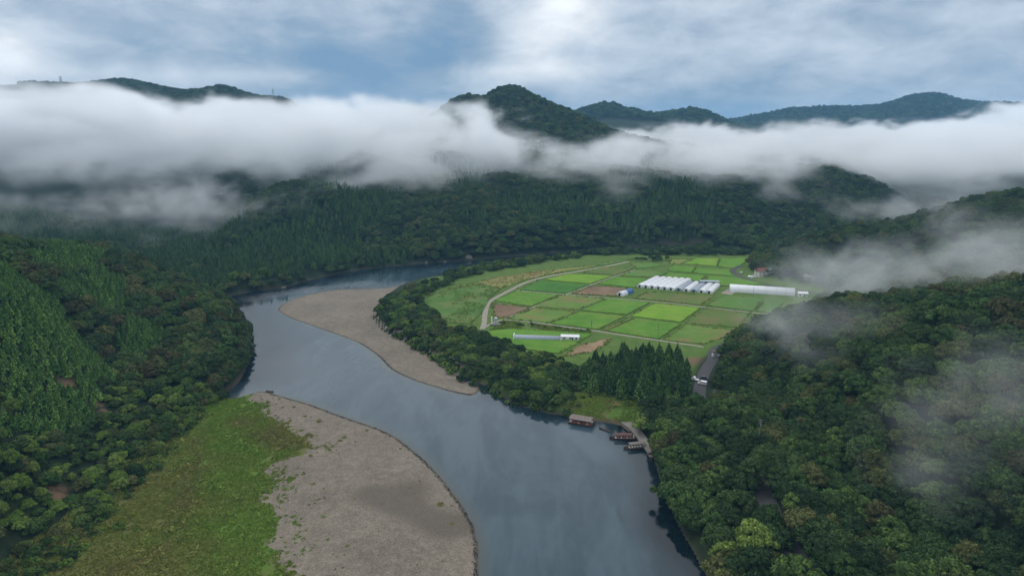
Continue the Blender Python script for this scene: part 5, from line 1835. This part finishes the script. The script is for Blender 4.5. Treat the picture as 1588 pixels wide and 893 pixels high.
punt(412, 606.5, 424, 607.5, 1.3, m_brown, "small dark rowing boat drawn up at the tip of the gravel bar")
punt(962, 656, 976, 668, 1.8, m_wood, "dark flat boat pulled against the concrete landing ramp", .3)
punt(929, 663, 946, 669, 1.1, m_wood, "thin low punt floating left of the red-roofed boat")

# concrete ramp along the bank
RA = smooth_line(P((966, 650, 1.6), (980, 662, 1.0), (992, 676, .8), (1002, 690, .8), (1012, 702, .8)), 4, False)
mb = MB()
tt = np.gradient(RA, axis=0); tt /= np.linalg.norm(tt, axis=1)[:, None]
rings = []
for q_, t_ in zip(RA, tt):
    nx, ny = -t_[1], t_[0]
    rings.append([(q_[0] - nx * 1.6, q_[1] - ny * 1.6, -1.0), (q_[0] - nx * 1.6, q_[1] - ny * 1.6, .75), (q_[0] + nx * 2.2, q_[1] + ny * 2.2, 1.5), (q_[0] + nx * 2.2, q_[1] + ny * 2.2, -1.0)])
mb.loft(rings)
tag(mb.build("landing_ramp", m_conc), "grey concrete landing ramp along the bank behind the boats", "landing ramp")

# straw sheaves standing in the yellowing field
m_straw = simple("dry_straw", (0.42, 0.29, 0.17), .95, .1, .2, 3.0)
mb = MB()
mb.bar((0, 0, 0), (0, 0, .75), .62, 8, .3); mb.bar((0, 0, .75), (0, 0, 1.25), .3, 8, .6)
sh = mb.mesh("straw_sheaf", m_straw)
poly = P((735, 441), (772, 431), (850, 419.5), (848, 424), (780, 441), (745, 444), z=FZ)
c = 0
for r_ in range(400):
    v = random.random(); u = random.random()
    x = poly[:, 0].min() + np.ptp(poly[:, 0]) * u; y = poly[:, 1].min() + np.ptp(poly[:, 1]) * v
    y = round(y / 7.0) * 7.0 + random.uniform(-.6, .6)
    if inside(np.array([x]), np.array([y]), poly)[0]:
        o = link("straw_sheaf", sh)
        o.location = (x, y, FZ + .3); o.rotation_euler = (0, 0, random.random() * 3)
        o.scale = (1, 1, random.uniform(.8, 1.2))
        tag(o, "straw sheaf standing in a row in the yellowing field", "straw sheaf", "straw sheaves in the yellowing field")
        c += 1
        if c >= 90: break

# white painted letters-like mark on the dark road near the bottom edge
mb = MB()
x, y = 90.6, 212.0
z = float(terrain(np.array([x]), np.array([y]))[0]) + .155
for dx_, w_ in ((-1.1, .25), (-.55, .5), (.15, .5), (.8, .3)):
    mb.box((x + dx_, y, z), (w_, 1.7, .008))
tag(mb.build("road_marking", m_paint), "white painted marking across the dark road near the bottom edge", kind='structure')

# ------------------------------------------------------------------ cloud and haze
def box_object(name, x0, x1, y0, y1, z0, z1, m, label, kind='stuff'):
    o = MB().box(((x0 + x1) / 2, (y0 + y1) / 2, (z0 + z1) / 2), (x1 - x0, y1 - y0, z1 - z0)).build(name, m)
    return tag(o, label, kind=kind)


def volume_out(n, density, color=(0.95, 0.97, 1.0), aniso=0.2):
    v = n.new('ShaderNodeVolumePrincipled')
    v.inputs['Color'].default_value = (*color, 1)
    v.inputs['Anisotropy'].default_value = aniso
    n.put(v.inputs['Density'], density)
    o = n.new('ShaderNodeOutputMaterial')
    n.t.links.new(v.outputs[0], o.inputs['Volume'])


class GT(NT):
    """The same expressions in a geometry node tree."""
    def pos(self):
        return self.new('GeometryNodeInputPosition').outputs[0]


def fog_object(name, lo, hi, res, density, m, label):
    """A body of cloud: a density field evaluated once into a volume grid that fills the box lo..hi."""
    o = MB().box(((lo[0] + hi[0]) / 2, (lo[1] + hi[1]) / 2, (lo[2] + hi[2]) / 2), (hi[0] - lo[0], hi[1] - lo[1], hi[2] - lo[2])).build(name, m)
    ng = bpy.data.node_groups.new(name + "_density", 'GeometryNodeTree')
    ng.interface.new_socket("Geometry", in_out='INPUT', socket_type='NodeSocketGeometry')
    ng.interface.new_socket("Geometry", in_out='OUTPUT', socket_type='NodeSocketGeometry')
    g = GT(ng)
    g.new('NodeGroupInput')
    vc = g.new('GeometryNodeVolumeCube')
    g.put(vc.inputs['Density'], density(g))
    vc.inputs['Min'].default_value = lo
    vc.inputs['Max'].default_value = hi
    for k, r_ in zip(('Resolution X', 'Resolution Y', 'Resolution Z'), res):
        vc.inputs[k].default_value = r_
    sm = g.new('GeometryNodeSetMaterial')
    sm.inputs['Material'].default_value = m
    ng.links.new(vc.outputs[0], sm.inputs['Geometry'])
    ng.links.new(sm.outputs[0], g.new('NodeGroupOutput').inputs[0])
    o.modifiers.new("density", 'NODES').node_group = ng
    return tag(o, label, kind='stuff')


def fog_material(name, step):
    m, n = mat(name)
    volume_out(n, 1.0, (0.965, 0.985, 1.0), 0.0)
    m.cycles.volume_step_rate = step
    return m


def bank_density(n):
    p = n.pos()
    x, y, z = n.sep(p)
    n1 = n.noise(n.comb(n.mul(x, 1 / 115.), n.mul(y, 1 / 150.), n.mul(z, 1 / 66.)), 1.0, 8.0, 0.66, dist=0.7)
    n2 = n.noise(n.comb(n.mul(x, 1 / 300.), n.mul(y, 1 / 520.), 0.0), 1.0, 3.0, 0.55)
    left = n.ramp01(x, -100., -650.)
    right = n.ramp01(x, 420., 1000.)
    mid = n.ramp01(n.m('ABSOLUTE', n.add(x, 150.)), 60., 300., a=1.0, b=0.0)
    w2 = n.sub(n2, .5)
    w3 = n.sub(n.noise(n.comb(n.mul(x, 1 / 85.), n.mul(y, 1 / 190.), 0.0), 1.0, 5.0, 0.62, dist=0.5), .5)
    top = n.add(n.add(n.add(101., n.mul(left, 64.)), n.mul(mid, 44.)), n.add(n.add(n.mul(right, 12.), n.mul(n.ramp01(x, 1180., 1600.), 80.)), n.add(n.mul(w2, 90.), n.mul(w3, 84.))))
    bot = n.add(n.add(62., n.mul(left, 20.)), n.add(n.mul(w2, -66.), n.mul(w3, 54.)))
    front = n.add(n.add(840., n.mul(left, -40.)), n.mul(w2, 260.))
    d = n.mul(n.ramp01(z, n.sub(bot, 40.), n.add(bot, 34.)), n.ramp01(z, n.sub(top, 34.), n.add(top, 66.), a=1.0, b=0.0))
    d = n.mul(d, n.ramp01(y, front, n.add(front, 190.)))
    d = n.ramp01(n.add(n.mul(d, 1.15), n.mul(n.mul(n.sub(n1, 0.5), 5.4), n.m('MINIMUM', n.mul(d, 3.5), 1.0))), 0.34, 1.4)
    return n.mul(d, n.ramp01(z, 50., 150., smooth=False, a=0.007, b=0.030))


fog_object("cloud_bank", (-1900, 520, 20), (1900, 2250, 270), (460, 200, 54), bank_density, fog_material("valley_cloud", 3.0), "long white cloud bank lying across the far hills")


def mist_density(blobs, dens, scale):
    def f(n):
        p = n.pos()
        total = None
        for (px, py, dist, rx_, ry_, rz_, a_) in blobs:
            c = at_dist(px, py, dist)
            q = n.vm('DIVIDE', n.vm('SUBTRACT', p, c), (rx_, ry_, rz_))
            g = n.mul(n.m('EXPONENT', n.mul(n.vm('DOT_PRODUCT', q, q), -1.0)), a_)
            total = g if total is None else n.add(total, g)
        nz = n.noise(n.vm('MULTIPLY', p, (1 / scale, 0.7 / scale, 1.3 / scale)), 1.0, 5.0, 0.62, dist=1.2)
        d = n.ramp01(n.add(n.mul(total, 0.8), n.mul(n.sub(nz, 0.5), 3.2)), 0.2, 1.5)
        return n.mul(n.mul(d, n.ramp01(total, 0.03, 0.5)), dens)
    return f


mist_m = fog_material("hillside_mist", 3.0)
RIGHT_MIST = [(1235, 510, 345, 24, 40, 20, 1.15), (1290, 440, 440, 44, 60, 20, 1.15), (1440, 410, 430, 50, 50, 15, 0.8), (1560, 390, 380, 40, 50, 20, 1.2), (1200, 440, 560, 30, 40, 10, .6),
              (1540, 560, 215, 26, 26, 13, .8), (1440, 660, 205, 20, 26, 11, .7), (1580, 640, 180, 18, 24, 10, .7), (1420, 740, 180, 16, 20, 8, .6), (1500, 350, 520, 50, 60, 16, .7), (1350, 500, 320, 22, 30, 12, .6)]
fog_object("mist_patch", (60, 120, 14), (460, 640, 130), (140, 150, 50), mist_density(RIGHT_MIST, 0.012, 30), mist_m, "grey wisps of mist drifting over the right hillside")

LEFT_MIST = [(40, 310, 680, 90, 60, 14, .55), (150, 330, 760, 60, 60, 20, .6), (250, 305, 820, 60, 70, 26, 1.1), (330, 325, 860, 45, 60, 26, 1.1), (390, 350, 830, 30, 50, 20, .75), (440, 320, 850, 40, 50, 18, .7), (270, 380, 760, 60, 50, 12, .45), (20, 350, 560, 60, 50, 10, .5), (520, 300, 880, 40, 50, 16, .6)]
fog_object("mist_patch", (-620, 440, 14), (-120, 980, 130), (150, 150, 40), mist_density(LEFT_MIST, 0.011, 42), mist_m, "torn grey mist hanging in the valley behind the left hill")
MIDDLE_MIST = [(700, 270, 900, 50, 50, 18, .8), (960, 290, 860, 26, 50, 20, .8), (1290, 320, 850, 22, 60, 16, .7), (1370, 330, 800, 45, 60, 12, .6), (1450, 315, 780, 60, 60, 16, .9), (1200, 300, 880, 50, 50, 14, .6), (1540, 330, 600, 60, 60, 16, .8)]
fog_object("mist_patch", (-160, 480, 20), (620, 980, 130), (200, 120, 40), mist_density(MIDDLE_MIST, 0.012, 45), mist_m, "thin mist wisps hanging below the cloud on the far hill")

m_haze, n = mat("haze_air")
volume_out(n, 0.000078, (0.30, 0.64, 1.0), 0.1)
box_object("haze", -9000, 9000, -300, 9600, -6, 420, m_haze, "thin bluish haze filling the valley")
